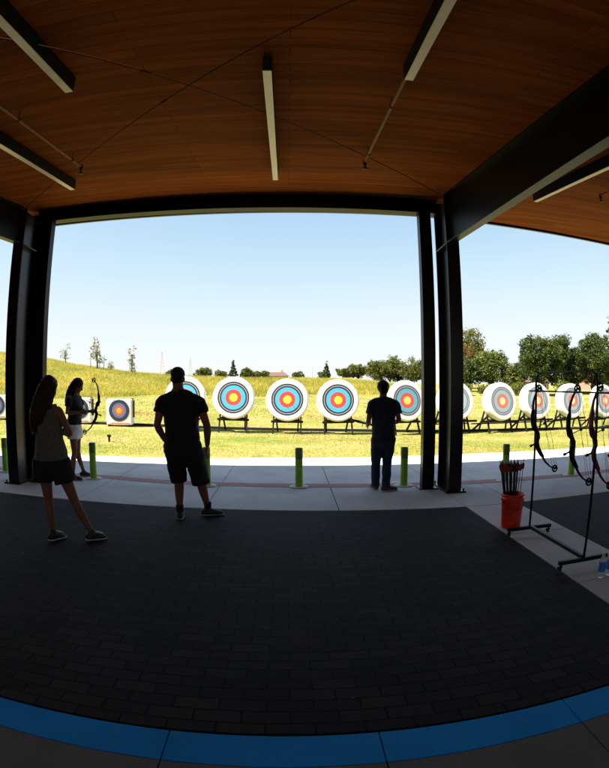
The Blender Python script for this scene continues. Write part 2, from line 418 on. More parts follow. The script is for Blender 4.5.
# ------------------------------------------------------------------ pavilion
RA, RS = 3.7, .112
def rz_(y): return RA + RS * y
pav = empty('pavilion', (0, 7, 0), 0, 'open archery pavilion with board ceiling, black steel frame and sloping roof', 'pavilion')
def pobj(mb, name, mat, **k):
    mb.v = [(x, y - 7, z) for x, y, z in mb.v]; return mb.build(name, mat, pav, **k)
eave = [(-15, 8.75), (-4.45, 8.65), (2.46, 8.55), (3.7, 8.70), (5.3, 8.93), (7.1, 9.22), (12.5, 9.9)]
back = -4.5
c = MB(); bot = [(-15, back), (12.5, back)] + eave[::-1]
c.prism([(x, y, rz_(y)) for x, y in bot], [(x, y, rz_(y) + .06) for x, y in bot]); pobj(c, 'ceiling', WOOD)
c = MB(); bot2 = [(-15.1, back - .2), (12.6, back - .2)] + [(x, y + .03) for x, y in eave[::-1]]
c.prism([(x, y, rz_(y) + .064) for x, y in bot2], [(x, y, rz_(y) + .24) for x, y in bot2]); pobj(c, 'roof', ROOFM)
c = MB()
for a, b in zip(eave[:-1], eave[1:]):
    t = Vector((b[0] - a[0], b[1] - a[1], 0)).normalized(); nrm = Vector((-t.y, t.x, 0)) * .05
    za, zb = rz_(a[1]), rz_(b[1])
    a0 = Vector((a[0], a[1] + .035, 0)); b0 = Vector((b[0], b[1] + .035, 0))
    up = lambda p, z: (p.x, p.y, z)
    c.prism([up(a0, za - .035), up(b0, zb - .035), up(b0 + nrm, zb - .035), up(a0 + nrm, za - .035)],
            [up(a0, za + .26), up(b0, zb + .26), up(b0 + nrm, zb + .26), up(a0 + nrm, za + .26)])
pobj(c, 'fascia', STEEL)
for x0, x1 in ((-15, -6.5), (6.5, 12.5)):  # unseen walls behind the camera, added to darken the interior
    c = MB(); c.box(x0, x1, back - .2, back, -.04, rz_(back) - .003); pobj(c, 'unseen_back_wall', WALLM)
c = MB(); c.box(-6.499, 6.499, back - .2, back, -.04, 1.1); pobj(c, 'unseen_back_wall', WALLM)  # unseen low wall; the opening above it is left to light the ceiling
for x in (-15.2, 12.5):  # unseen end walls, added to keep daylight out of the interior
    c = MB(); c.box(x, x + .2, back, 7.0, -.04, 3.7); pobj(c, 'unseen_side_wall', WALLM)
def girder(x, dz):
    y0, y1 = -4.2, 7.13
    zb = lambda y: 3.326 + dz + .053 * y
    h = .065; t = .022
    def fl(za):  # sloped plate
        return [(x - h, y0, za(y0)), (x + h, y0, za(y0)), (x + h, y1, za(y1)), (x - h, y1, za(y1))]
    m = MB()
    zt = lambda y: rz_(y) - .004
    zb2 = lambda y: min(zb(y), zt(y) - .2)
    m.prism(fl(zb2), [(a, b, d + t) for a, b, d in fl(zb2)])
    m.prism([(a, b, d - t) for a, b, d in fl(zt)], fl(zt))
    w = .008
    q = lambda f, e: [(x - w, y0, f(y0) + e), (x + w, y0, f(y0) + e), (x + w, y1, f(y1) + e), (x - w, y1, f(y1) + e)]
    m.prism(q(zb2, t - .001), q(zt, -t + .001))
    return pobj(m, 'roof_girder', GIRD, bevel=.003)
def frame_column(x, dy, zk):
    m = MB(); a, b = 7.12 + dy, 7.72 + dy; t = .024; h = .1
    for y in (a, b - t): m.box(x - h, x + h, y, y + t, .025, rz_(y) - .006)
    m.box(x - .008, x + .008, a + t - .001, b - t + .001, .025, rz_(a) - .01)
    m.box(x - h, x - .009, a + t, b - t, zk, zk + .02); m.box(x + .009, x + h, a + t, b - t, zk, zk + .02)
    col = pobj(m, 'frame_column', STEEL, bevel=.004)
    p = MB(); p.box(x - .16, x + .16, a - .07, b + .07, 0, .024); p.v = [(u, v - 7, w) for u, v, w in p.v]
    p.build('base_plate', STEEL, col, bevel=.003)
    for u in (-.125, .125):
        for v in (a - .035, b + .035): MB().tube([(x + u, v - 7, .02), (x + u, v - 7, .06)], .014, 6).build('anchor_bolt', BLACKM, col)
def jamb(x0, x1, y0, y1):
    m = MB(); m.box(x0, x1, y0, y1, .02, 4.33)
    j = pobj(m, 'jamb_post', GIRD, bevel=.006)
    p = MB(); p.box(x0 - .05, x1 + .05, y0 - 7 - .05, y1 - 7 + .05, 0, .019); p.build('base_plate', STEEL, j, bevel=.003)
for x, dz, dy in ((2.46, 0, 0), (-4.44, .16, .12), (-11.3, .16, .2), (9.3, 0, .35)):
    girder(x - .035 if x > 0 else x + .035, dz); frame_column(x, dy, 3.326 + dz + .053 * (7.1 + dy))
jamb(2.035, 2.225, 7.44, 7.60); jamb(-4.2, -3.945, 7.50, 7.66)
m = MB(); A = Vector((-4.32, 7.66, 0)); B = Vector((2.35, 7.54, 0)); zA, zB = 4.335, 4.285
def hb(o0, o1, z0, z1):
    m.prism([(A.x, A.y + o0, zA + z0), (B.x, B.y + o0, zB + z0), (B.x, B.y + o1, zB + z0), (A.x, A.y + o1, zA + z0)],
            [(A.x, A.y + o0, zA + z1), (B.x, B.y + o0, zB + z1), (B.x, B.y + o1, zB + z1), (A.x, A.y + o1, zA + z1)])
hb(-.1, .1, 0, .02); hb(-.008, .008, .0195, .2105); hb(-.1, .1, .21, .23)
pobj(m, 'header_beam', GIRD, bevel=.003)

# ceiling fittings
def light(x, y0, y1, label):
    zc = (rz_(y0) + rz_(y1)) / 2 - .02
    ym = (y0 + y1) / 2; L = (y1 - y0) / 2 * math.sqrt(1 + RS * RS)
    o = empty('linear_light', (x, ym, zc), 0, label, 'ceiling light', 'linear ceiling lights'); o.rotation_euler = (math.atan(RS), 0, 0)
    MB().box(-.036, .036, -L, L, -.125, .012).build('housing', BLACKM, o, bevel=.003)
    MB().box(-.033, .033, -L + .012, L - .012, -.131, -.1255).build('lens', LENS, o)
light(-.17, 3.2, 6.25, 'slim ceiling light hanging in the middle above the opening')
light(-2.945, 3.2, 6.1, 'slim ceiling light beside the sprinkler pipe, nearest the black corner column')
light(3.6, 3.35, 6.42, 'slim ceiling light beyond the big girder in the next bay')
light(.905, .2, 3.27, 'slim ceiling light running alongside the long sprinkler pipe')
light(-1.76, .2, 3.25, 'slim ceiling light cut by the photo edge above the woman with long hair')
def sprinkler(x, y0, y1, label):
    o = empty('sprinkler_pipe', (x, y1, rz_(y1) - .1), 0, label, 'sprinkler pipe', 'sprinkler pipes under the ceiling')
    s = lambda y: RS * (y - y1)
    MB().tube([(0, y0 - y1, s(y0)), (0, 0, 0)], .017, 10).build('pipe', PIPE, o, smooth=True)
    h = MB(); h.tube([(0, -.01, .02), (0, 0, -.05)], .022, 10); h.tube([(0, 0, -.05), (0, 0, -.085)], .011, 8); h.lathe([(.001, -.085), (.034, -.087), (.034, -.093), (.001, -.095)], 12)
    h.build('sprinkler_head', BLACKM, o, smooth=True)
    y = y1 - .3
    while y > y0 + .2:
        g = MB(); g.tube([(0, y - y1, s(y)), (0, y - y1, s(y) + .1)], .005, 6); g.tube([(0, y - y1 - .012, s(y)), (0, y - y1 + .012, s(y))], .023, 10)
        g.build('hanger', ROD, o); y -= 1.35
sprinkler(.895, -4.2, 5.55, 'long brown sprinkler pipe ending above the middle of the opening')
sprinkler(-2.49, -4.2, 5.32, 'brown sprinkler pipe ending beside the ceiling light near the corner column')
sprinkler(4.33, -4.2, 5.70, 'sprinkler pipe under the ceiling of the bay past the girder')
def tie_rod(a, b, label):
    o = empty('tie_rod', a, 0, label, 'tie rod', 'crossed tie rods under the ceiling')
    d = Vector(b) - Vector(a)
    MB().tube([(0, 0, 0), d], .006, 8).build('rod', ROD, o, smooth=True)
    MB().tube([d * .475, d * .485], .011, 8).build('turnbuckle', ROD, o, smooth=True)
def ext(p, q, x): t = (x - p[0]) / (q[0] - p[0]); return tuple(p[i] + (q[i] - p[i]) * t for i in range(3))
pa, pb = (-2.503, 5.238, 4.21), (.403, 2.308, 3.88)
tie_rod(ext(pa, pb, -4.25), ext(pa, pb, 2.3), 'thin tie rod slanting from the corner column up across the ceiling')
pa, pb = (-1.606, 2.672, 3.92), (1.992, 6.604, 4.36)
tie_rod(ext(pa, pb, -4.25), ext(pa, pb, 2.3), 'thin tie rod slanting down across the ceiling to the twin posts')

# ------------------------------------------------------------------ bollards
def make_bollard():
    o = empty('bollard')
    MB().lathe([(.001, 0), (.155, 0), (.155, .008), (.11, .012), (.001, .012)], 28).build('base_ring', RIM, o, smooth=True)
    MB().lathe([(.059, .012), (.059, .44)], 24).build('post', LIME, o, smooth=True)
    MB().lathe([(.0594, .44), (.0594, .6), (.054, .613), (.001, .616)], 24).build('shaded_top', DGREEN, o, smooth=True)  # upper post: its shade painted in as a darker green
    return o
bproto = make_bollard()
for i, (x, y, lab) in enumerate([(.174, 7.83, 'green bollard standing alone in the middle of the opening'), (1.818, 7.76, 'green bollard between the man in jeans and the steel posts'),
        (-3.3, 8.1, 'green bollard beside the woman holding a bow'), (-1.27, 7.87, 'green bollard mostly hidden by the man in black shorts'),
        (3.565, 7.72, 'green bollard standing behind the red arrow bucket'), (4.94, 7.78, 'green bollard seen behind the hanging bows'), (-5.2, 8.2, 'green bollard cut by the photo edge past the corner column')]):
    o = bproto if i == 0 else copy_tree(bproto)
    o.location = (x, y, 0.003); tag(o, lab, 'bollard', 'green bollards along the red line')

# ------------------------------------------------------------------ round targets
def make_target(face, foam, wide):
    o = empty('round_target')
    tilt = R(9); CZ = 1.08; r = .665; th = .2 if not wide else .36
    rot = Matrix.Rotation(-tilt, 4, 'X')
    butt = MB().lathe([(.001, -th / 2), (r - .05, -th / 2), (r - .012, -th / 2 + .012), (r, -th / 2 + .05), (r, th / 2 - .05), (r - .012, th / 2 - .012), (r - .05, th / 2), (.001, th / 2)], 56, 'Y').build('butt', foam, o, smooth=True)
    butt.location = (0, 0, CZ); butt.rotation_euler = (-tilt, 0, 0)
    f = MB().lathe([(.001, 0), (.622, 0), (.622, .004), (.001, .004)], 56, 'Y').build('target_face', face, o)
    off = rot @ Vector((0, -th / 2 - .005, 0)); f.location = (off.x, off.y, CZ + off.z); f.rotation_euler = (-tilt, 0, 0)
    w = .44 if not wide else .52
    zc = .47
    for s in (-1, 1):
        MB().bar((s * (w - .02), .05, zc + .16), (s * w, -.16, 0), .06, .045, (1, 0, 0)).build('front_leg', STANDM, o)
        MB().bar((s * (w - .08), .1, zc + .10), (s * (w - .12 if not wide else w + .28), .62, 0), .055, .045, (1, 0, 0)).build('rear_leg', STANDM, o)
    cw = w + .06 if not wide else .86
    MB().box(-cw, cw, -.10, -.045, zc - .10, zc - .03).build('crossbar', STANDM, o)
    MB().box(-w * .9, w * .9, -.09, .13, zc - .028, zc + .0).build('ledge', STANDM, o)
    if wide:
        MB().bar((-w - .25, .16, .06), (-w + .1, .12, 1.2), .045, .045, (0, 1, 0)).build('side_brace', STANDM, o)
        MB().bar((-.85, .5, .3), (.85, .5, .3), .05, .04).build('rear_rail', STANDM, o)
    return o
GT = 'round archery targets on the grass'
pA = make_target(RINGS, FOAM, False); pM = make_target(RINGS_M, FOAM, False); pF = make_target(RINGS_F, FOAM_P, True)
used = set()
for proto, x, y, rz, lab in [
    (pA, -3.26, 16.0, 0, 'round target mostly hidden behind the capped man'),
    (pA, -1.713, 16.0, 1, 'vivid round target just beside the capped man, holding no arrows'),
    (pA, -.016, 16.0, -1, 'vivid round target behind the lone middle bollard'),
    (pA, 1.59, 16.0, 0, 'vivid round target with orange centre between middle bollard and man in jeans'),
    (pM, 3.80, 16.1, 15, 'round target partly covered by the shoulder of the man in jeans'),
    (pF, 5.60, 16.45, 14, 'pale round target glimpsed behind the twin steel posts'),
    (pF, 7.30, 16.55, 14, 'faded round target standing clear between the steel posts and bow rack'),
    (pF, 8.93, 16.85, 13, 'faded round target behind the first upright of the bow rack'),
    (pF, 10.75, 17.25, 12, 'faded round target behind the second hanging bow'),
    (pF, 12.65, 17.6, 12, 'faded round target cut by the photo edge behind two maroon bows')]:
    k = id(proto); o = proto if k not in used else copy_tree(proto); used.add(k); r_ = random.Random(int(x * 100))
    o.location = (x, y, G(x, y) + r_.uniform(-.025, .015)); o.rotation_euler = (R(r_.uniform(-2, 1.2)), R(r_.uniform(-1.3, 1.3)), R(rz + r_.uniform(-2, 2))); tag(o, lab, 'archery target', GT)

# square foam targets
def make_block():
    o = empty('foam_block_target')
    b = MB().box(-.46, .46, -.16, .16, .04, .92).build('block', FOAM, o, bevel=.05)
    f = MB().lathe([(.001, 0), (.36, 0), (.36, .004), (.001, .004)], 48, 'Y').build('target_face', bpy.data.materials['block_ring_face'], o)
    f.location = (0, -.166, .53)
    for z in (.905, .05): MB().box(-.47, .47, -.12, .12, z, z + .022).build('strap', STRAP, o)
    MB().box(.462, .49, -.1, .1, .3, .86).build('side_strap', STRAP, o)
    MB().box(-.3, .36, -.1635, -.161, .10, .125).build('printed_line', PINK, o)
    for x in (-.36, .36): MB().box(x - .04, x + .04, -.18, .22, 0, .042).build('foot', STANDM, o)
    return o
mr = mat_rings('block_ring_face', ((.85, .45, .04), (.62, .12, .05), (.10, .17, .36), (.02, .025, .05)), (.03, .035, .06))
for n in mr.node_tree.nodes:
    if n.type == 'VALTORGB' and len(n.color_ramp.elements) == 15:
        for e in n.color_ramp.elements: e.position *= .66
kp = make_block()
for i, (x, y, rz, lab) in enumerate([(-5.6, 16.4, 4, 'square white foam target with dark blue rings, standing clear on the grass'), (-7.2, 16.6, 6, 'square white foam target behind the woman holding a bow'),
        (-10.75, 16.6, 8, 'square white foam target cut by the photo edge past the corner column')]):
    o = kp if i == 0 else copy_tree(kp); o.location = (x, y, G(x, y)); o.rotation_euler = (0, 0, R(rz)); tag(o, lab, 'archery target', 'square foam targets')

# low timber edging at the targets' feet
pts = [(x, 16.75 + .012 * x + (.03 * (x - 4) if x > 4 else 0)) for x in np.arange(-16, 18.1, 1.0)]
er = MB()
for a, b in zip(pts[:-1], pts[1:]):
    er.bar((a[0], a[1], G(*a) + .02), (b[0], b[1], G(*b) + .02), .16, .12)
tag(er.build('timber_edging', SOIL), 'long low dark timber edging lying in the grass under the targets', 'timber edging')
sp = empty('sprinkler_stub', (-4.78, 13.0, G(-4.78, 13)), 0, 'small dark stub standing in the dry grass below the square target', 'sprinkler')
MB().tube([(0, 0, -.02), (0, 0, .14)], .03, 10).build('stem', BLACKM, sp); MB().box(-.05, .05, -.04, .04, .13, .19).build('head', BLACKM, sp, bevel=.01)

# ------------------------------------------------------------------ arrows, bucket, bottles
def make_arrow(vane, L=.72):
    o = empty('arrow')
    MB().tube([(0, 0, 0), (0, 0, L)], .0045, 6).build('shaft', CARBON, o)
    MB().tube([(0, 0, L), (0, 0, L + .018)], [.005, .0035], 6).build('nock', NOCK, o)
    for k in range(3):
        a = math.tau * k / 3; d = Vector((math.cos(a), math.sin(a), 0)); n = Vector((-d.y, d.x, 0)) * .0012
        prof = [(.003, L - .1), (.018, L - .09), (.021, L - .04), (.003, L - .02)]
        MB().prism([d * r + n + Vector((0, 0, z)) for r, z in prof], [d * r - n + Vector((0, 0, z)) for r, z in prof]).build('vane', vane, o)
    return o
BX, BY = 2.475, 5.12
bk = empty('bucket', (BX, BY, .003), 0, 'red plastic bucket full of arrows standing beside the bow rack', 'bucket')
MB().lathe([(.001, 0), (.108, 0), (.112, .01), (.128, .33), (.137, .335), (.137, .35), (.1295, .352), (.1295, .37), (.139, .372), (.139, .388), (.13, .392), (.123, .385), (.105, .02), (.001, .02)], 36).build('pail', BUCKET, bk, smooth=True)
hd = MB(); hd.tube([(.14 * math.cos(a), .02 - .1 * math.sin(a) * 1.0 - .05 * math.sin(a), .34 - .12 * math.sin(a)) for a in np.linspace(0, math.pi, 13)], .003, 6); hd.build('handle', STRING, bk)
arr = {'r': make_arrow(FLETCH_R), 'k': make_arrow(FLETCH_K)}; usedA = set()
for i in range(30):
    kind = 'k' if i % 4 == 3 else 'r'
    o = arr[kind] if kind not in usedA else copy_tree(arr[kind]); usedA.add(kind)
    a = i * 2.399; rr = .085 * math.sqrt((i + .5) / 30)
    p0 = Vector((rr * .55 * math.cos(a) - .012, rr * .55 * math.sin(a), .03)); p1 = Vector((1.6 * rr * math.cos(a) - .055, 1.5 * rr * math.sin(a) + .01, .74 + random.uniform(-.03, .02)))
    o.location = Vector((BX, BY, 0)) + p0; o.rotation_euler = (p1 - p0).to_track_quat('Z', 'Y').to_euler()
    tag(o, 'red fletched arrow standing in the red bucket' if kind == 'r' else 'dark fletched arrow standing in the red bucket', 'arrow', 'arrows in the red bucket')
o = copy_tree(arr['k']); o.location = (BX + .085, BY + .02, .03); o.rotation_euler = (Vector((.145 - .085, .05, .66))).to_track_quat('Z', 'Y').to_euler()
tag(o, 'single arrow leaning apart from the bunch at the bucket rim nearest the rack', 'arrow', 'arrows in the red bucket')
# two arrows stuck in the middle target
for (x, z, dx, dz, lab) in ((-.14, 1.06, -.05, .12, 'arrow stuck low in the blue ring of the middle target'), (.02, 1.14, -.04, .06, 'arrow stuck in the gold of the middle target')):
    o = copy_tree(arr['k']); p = Vector((x - .016, 16.0 - .68, z + .10)); o.location = (x - .016, 15.92, z + .03)
    o.rotation_euler = Vector((dx, -.62, dz)).to_track_quat('Z', 'Y').to_euler(); tag(o, lab, 'arrow', 'arrows stuck in the middle target')
def bottle(x, y, lab, i):
    o = empty('water_bottle', (x, y, .003), 0, lab, 'bottle', 'water bottles on the concrete')
    MB().lathe([(.001, 0), (.03, 0), (.033, .006), (.033, .05), (.031, .055), (.033, .06), (.033, .13), (.030, .15), (.015, .185), (.0135, .2), (.001, .2)], 24).build('body', CLEAR, o, smooth=True)
    MB().lathe([(.0336, .055), (.0336, .125)], 24).build('label', WATER_L, o, smooth=True)
    MB().lathe([(.0155, .19), (.0155, .212), (.001, .213)], 16).build('cap', CAPB if i else NOCK, o, smooth=True)
bottle(2.565, 3.36, 'clear water bottle with blue label beside the front rack foot', 0)
bottle(2.665, 3.38, 'water bottle with dark blue cap standing at the photo edge', 1)

# ------------------------------------------------------------------ bow rack and bows
rk = empty('bow_rack', (2.53, 4.2, .003), 0, 'black wheeled metal rack with hanging bows on the concrete strip', 'bow rack')
Y0, Y1 = 3.62 - 4.2, 4.75 - 4.2
MB().tube([(0, Y0, .09), (.02, Y0, 1.60), (.025, Y0 + .03, 1.68), (.025, Y0 + .1, 1.71), (.01, Y1 - .1, 1.71), (.0, Y1 - .03, 1.68), (0, Y1, 1.60), (0, Y1, .09)], .0115, 10).build('frame', BLACKM, rk, smooth=True)
MB().bar((0, Y0 + .02, .1), (0, Y1 - .02, .1), .034, .034).build('bottom_rail', BLACKM, rk)
MB().tube([(.02, Y0 - .45, 1.525), (0, Y1 + .16, 1.525)], .008, 8).build('hanging_rail', BLACKM, rk)
for y in (Y0, Y1):
    MB().bar((-.265, y, .085), (.27, y, .085), .036, .036).build('foot', BLACKM, rk, bevel=.003)
    for x in (-.24, .245):
        cs = MB(); cs.tube([(x, y, .075), (x, y, .05)], .01, 8); cs.bar((x, y - .012, .055), (x, y + .02, .025), .03, .01)
        cst = cs.build('caster', BLACKM, rk)
        MB().tube([(x - .011, y + .015, .025), (x + .011, y + .015, .025)], .024, 14).build('wheel', RUBBER, cst, smooth=False)
def make_bow(mat):
    """local: axle at (0,0,+-.455); riser on -X; shooting plane XZ"""
    o = empty('compound_bow')
    ris = MB(); ris.tube([(-.138, 0, .25), (-.160, 0, .2), (-.178, 0, .12), (-.172, 0, .06), (-.150, 0, .02), (-.150, 0, -.05), (-.176, 0, -.1), (-.174, 0, -.17), (-.150, 0, -.235), (-.132, 0, -.275)],
             [(.017, .024), (.026, .02), (.029, .018), (.031, .018), (.023, .02), (.022, .02), (.031, .018), (.029, .018), (.026, .02), (.017, .024)], 8)
    ris.tube([(-.176, 0, .12), (-.14, .006, .09), (-.135, .006, .03)], [(.012, .006)] * 3, 6)
    ris.build('riser', mat, o, smooth=True)
    MB().tube([(-.146, 0, .03), (-.138, 0, -.01), (-.142, 0, -.06)], [(.02, .016), (.024, .017), (.02, .016)], 10, round_cap=True).build('grip', RUBBER, o, smooth=True)
    for s in (1, -1):
        pl = [(-.137, 0, s * .245), (-.132, 0, s * .29), (-.108, 0, s * .345), (-.068, 0, s * .40), (-.02, 0, s * .445), (.004, 0, s * .46)]
        lm = MB().tube(pl, [(.010, .02), (.011, .02), (.010, .018), (.009, .016), (.008, .013), (.007, .01)], 8, ref=(1, 0, .01)).build('limb', mat, o, smooth=True)
        cm = MB()
        cm.tube([(.034 * math.cos(a), 0, s * .455 + .034 * math.sin(a)) for a in np.linspace(0, math.tau, 21)], .009, 6)
        for a in (.3, 1.9, 3.9): cm.bar((0, 0, s * .455), (.033 * math.cos(a), 0, s * .455 + .033 * math.sin(a)), .008, .008, (0, 1, 0))
        cm.tube([(0, -.014, s * .455), (0, .014, s * .455)], .010, 10); cm.tube([(.02, -.004, s * .452), (.02, .008, s * .452)], .015, 10)
        cm.build('cam', BLACKM, lm)
    MB().tube([(.034, 0, .452), (.036, 0, 0), (.034, 0, -.452)], .0022, 6).build('bowstring', STRING, o)
    MB().tube([(.018, .01, .44), (-.015, .022, .02), (-.02, .01, -.43)], .002, 6).build('cable', STRING, o); MB().tube([(-.02, .01, .43), (-.015, .022, -.02), (.018, .01, -.44)], .002, 6).build('cable', STRING, o)
    cg = MB(); cg.tube([(-.15, .006, .055), (-.03, .02, .066), (.06, .024, .085)], .0045, 6); cg.build('cable_guard', BLACKM, o)
    MB().box(-.025, .0, .012, .03, .055, .08).build('cable_slide', RUBBER, o)
    MB().tube([(-.178, .0, .105), (-.19, -.05, .105), (-.19, -.06, .12)], .006, 6).build('arrow_rest', BLACKM, o)
    st = MB(); st.tube([(-.182, 0, -.1), (-.245, 0, -.108)], .009, 8); st.tube([(-.245, 0, -.108), (-.268, 0, -.11)], .014, 10); st.build('stabiliser', BLACKM, o)
    return o
bk_, br_ = make_bow(BOWK), make_bow(BOWR)
def place_bow(o, top, bot, rz, lab, group):
    top = Vector(top); bot = Vector(bot); zax = (top - bot).normalized(); xa = Vector((math.cos(rz), math.sin(rz), 0))
    xa = (xa - zax * xa.dot(zax)).normalized(); ya = zax.cross(xa)
    M = Matrix((xa, ya, zax)).transposed().to_4x4(); s = (top - bot).length / .91
    M = Matrix.Translation((top + bot) / 2) @ M @ Matrix.Scale(s, 4)
    o.matrix_world = M; tag(o, lab, 'bow', group); return o
GB = 'compound bows hanging on the rack'
place_bow(bk_, (2.545, 4.71, 1.555), (2.765, 4.70, .72), .1, 'black compound bow hanging at the rack upright nearest the arrow bucket', GB)
place_bow(copy_tree(bk_), (2.645, 4.1, 1.555), (2.825, 4.1, .675), .05, 'black compound bow hanging midway along the rack, lower wheel clear', GB)
place_bow(br_, (2.695, 3.78, 1.575), (2.84, 3.76, .70), .1, 'maroon compound bow hanging next to the front rack upright', GB)
place_bow(copy_tree(br_), (2.735, 3.6, 1.575), (2.85, 3.56, .72), .45, 'maroon compound bow overlapping the front rack upright, nearest the photo edge', GB)
for y, x in ((4.71, 2.545), (4.1, 2.645), (3.78, 2.69), (3.6, 2.73)):
    hk = MB(); hk.tube([(0, y - 4.2, 1.712), (x - 2.53, y - 4.2, 1.66), (x - 2.53, y - 4.2, 1.56), (x - 2.53 + .02, y - 4.2, 1.55)], .004, 6); hk.build('hook', BLACKM, rk)
# ------------------------------------------------------------------ PEOPLE
exec_people = True
V = Vector
FOLD = bpy.data.textures.new('cloth_folds', 'CLOUDS'); FOLD.noise_scale = .11; FOLD.noise_depth = 3
LOCK = bpy.data.textures.new('hair_locks', 'CLOUDS'); LOCK.noise_scale = .035; LOCK.noise_depth = 4
def voxel(mb, name, mat, parent=None, size=.008, smooth=4):
    me = bpy.data.meshes.new(name + '_raw'); me.from_pydata(mb.v, [], mb.f); me.update()
    o = bpy.data.objects.new(name + '_raw', me); COL.objects.link(o)
    r = o.modifiers.new('r', 'REMESH'); r.mode = 'VOXEL'; r.voxel_size = size; r.use_smooth_shade = True
    s = o.modifiers.new('s', 'SMOOTH'); s.iterations = smooth; s.factor = .5
    fold = {'shirt': .026, 'shorts': .024, 'jeans': .026, 'tank_top': .018, 'hair': .022, 'cap': .005}.get(name, 0)
    if fold:
        d = o.modifiers.new('d', 'DISPLACE'); d.texture = LOCK if name == 'hair' else FOLD; d.strength = fold; d.mid_level = .45; d.texture_coords = 'LOCAL'
    dg = bpy.context.evaluated_depsgraph_get(); dg.update()
    new = bpy.data.meshes.new_from_object(o.evaluated_get(dg)); new.name = name
    bpy.data.objects.remove(o); bpy.data.meshes.remove(me)
    new.materials.clear()
    return link(name, new, mat, parent, smooth=True)
def lerp(a, b, t): return V(a) + (V(b) - V(a)) * t
def arm_tube(mb, sh, el, wr, k=1.0, add=0, upto=1.0):
    P = [(sh, .054), (lerp(sh, el, .25), .052), (lerp(sh, el, .6), .045), (el, .039), (lerp(el, wr, .25), .042), (lerp(el, wr, .6), .035), (wr, .026)]
    if upto < 1: P = P[:int(upto)]
    mb.tube([p for p, r in P], [r * k + add for p, r in P], 12, round_cap=True)
def leg_tube(mb, hip, kn, an, k=1.0):
    P = [(hip, .088), (lerp(hip, kn, .3), .083), (lerp(hip, kn, .65), .068), (kn, .055), (lerp(kn, an, .25) + V((0, -.012, 0)), .056), (lerp(kn, an, .5) + V((0, -.008, 0)), .049), (lerp(kn, an, .8), .036), (an, .034)]
    mb.tube([p for p, r in P], [r * k for p, r in P], 14, round_cap=True)
def foot(mb, an, toe, k=1.0, fl=1.0):
    an = V(an); d = V(toe); d.z = 0; d.normalize(); z = .035
    a = V((an.x, an.y, z)) - d * .045
    side = V((d.y, -d.x, 0))
    mb.tube([a + V((0, 0, .01)), a + d * .07 * fl + V((0, 0, .012)), a + d * .15 * fl, a + d * .205 * fl + V((0, 0, -.008))], [(.036 * k, .037 * k), (.04 * k, .042 * k), (.045 * k, .032 * k), (.038 * k, .024 * k)], 12, ref=side, round_cap=True)
    mb.tube([an, V((an.x, an.y, .05))], [.036 * k, .042 * k], 10, round_cap=True)
def hand(mb, wr, d, palm_n, curl=.6, k=1.0):
    """wrist, pointing direction, palm normal; five bent fingers"""
    d = V(d).normalized(); n = V(palm_n); n = (n - d * n.dot(d)).normalized(); s = d.cross(n)   # thumb on +s
    wr = V(wr)
    mb.tube([wr, wr + d * .03 * k, wr + d * .085 * k], [(.028 * k, .018 * k), (.04 * k, .016 * k), (.042 * k, .014 * k)], 10, ref=s, round_cap=True)
    for i, (off, L) in enumerate(((.031, .072), (.0105, .08), (-.0105, .074), (-.031, .058))):
        p = wr + d * .088 * k + s * off * k; a = .15
        pts = [p - d * .02]; q = p; pts.append(q)
        for j, f in enumerate((.45, .32, .23)):
            ang = a + curl * (j + .6) * (1 + .08 * i)
            q = q + (d * math.cos(ang) + n * math.sin(ang)) * L * f * k; pts.append(q)
        mb.tube(pts, [.0092 * k, .0095 * k, .0088 * k, .008 * k, .007 * k], 8, round_cap=True)
    t = wr + d * .03 * k + s * .03 * k
    pts = [t, t + (d * .6 + s * .7 + n * .25).normalized() * .038 * k]; pts.append(pts[-1] + (d * .8 + s * .25 + n * .5).normalized() * .03 * k); pts.append(pts[-1] + (d * .85 + n * .55).normalized() * .024 * k)
    mb.tube(pts, [.013 * k, .0115 * k, .010 * k, .008 * k], 8, round_cap=True)
def head(mb, c, f, k=1.0):
    """c head centre, f facing direction"""
    c = V(c); f = V(f).normalized(); u = V((0, 0, 1)); u = (u - f * u.dot(f)).normalized(); s = f.cross(u)
    Rm = Matrix((s, f, u)).transposed()
    P = lambda x, y, z: c + s * x * k + f * y * k + u * z * k
    mb.ell(P(0, -.01, .025), (.074 * k, .095 * k, .088 * k), 18, 12, Rm)
    mb.ell(P(0, .022, -.045), (.056 * k, .066 * k, .068 * k), 16, 10, Rm)
    mb.ell(P(0, .062, -.088), (.026 * k, .022 * k, .02 * k), 10, 7, Rm)            # chin
    mb.tube([P(0, .084, .012), P(0, .102, -.02), P(0, .104, -.032)], [.009 * k, .013 * k, .015 * k], 8, round_cap=True)  # nose
    mb.tube([P(-.045, .072, .026), P(0, .086, .03), P(.045, .072, .026)], [.008 * k] * 3, 8, round_cap=True)   # brow
    for q in (-1, 1):
        mb.ell(P(q * .078, -.005, -.01), (.010 * k, .02 * k, .032 * k), 10, 8, Rm)
    mb.tube([P(-.02, .083, -.063), P(0, .09, -.062), P(.02, .083, -.063)], [.007 * k] * 3, 8, round_cap=True)
    return P, Rm
def face_bits(parent, c, f, k=1.0):
    mb = MB(); P, Rm = head(MB(), c, f, k)
    for q in (-1, 1):
        MB().ell(P(q * .031, .079, .010), (.013 * k, .006 * k, .007 * k), 10, 7, Rm).build('eye', EYE, parent, smooth=True)
    MB().tube([P(-.02, .089, -.064), P(0, .096, -.063), P(.02, .089, -.064)], [.004 * k] * 3, 8, round_cap=True).build('mouth', LIP, parent, smooth=True)
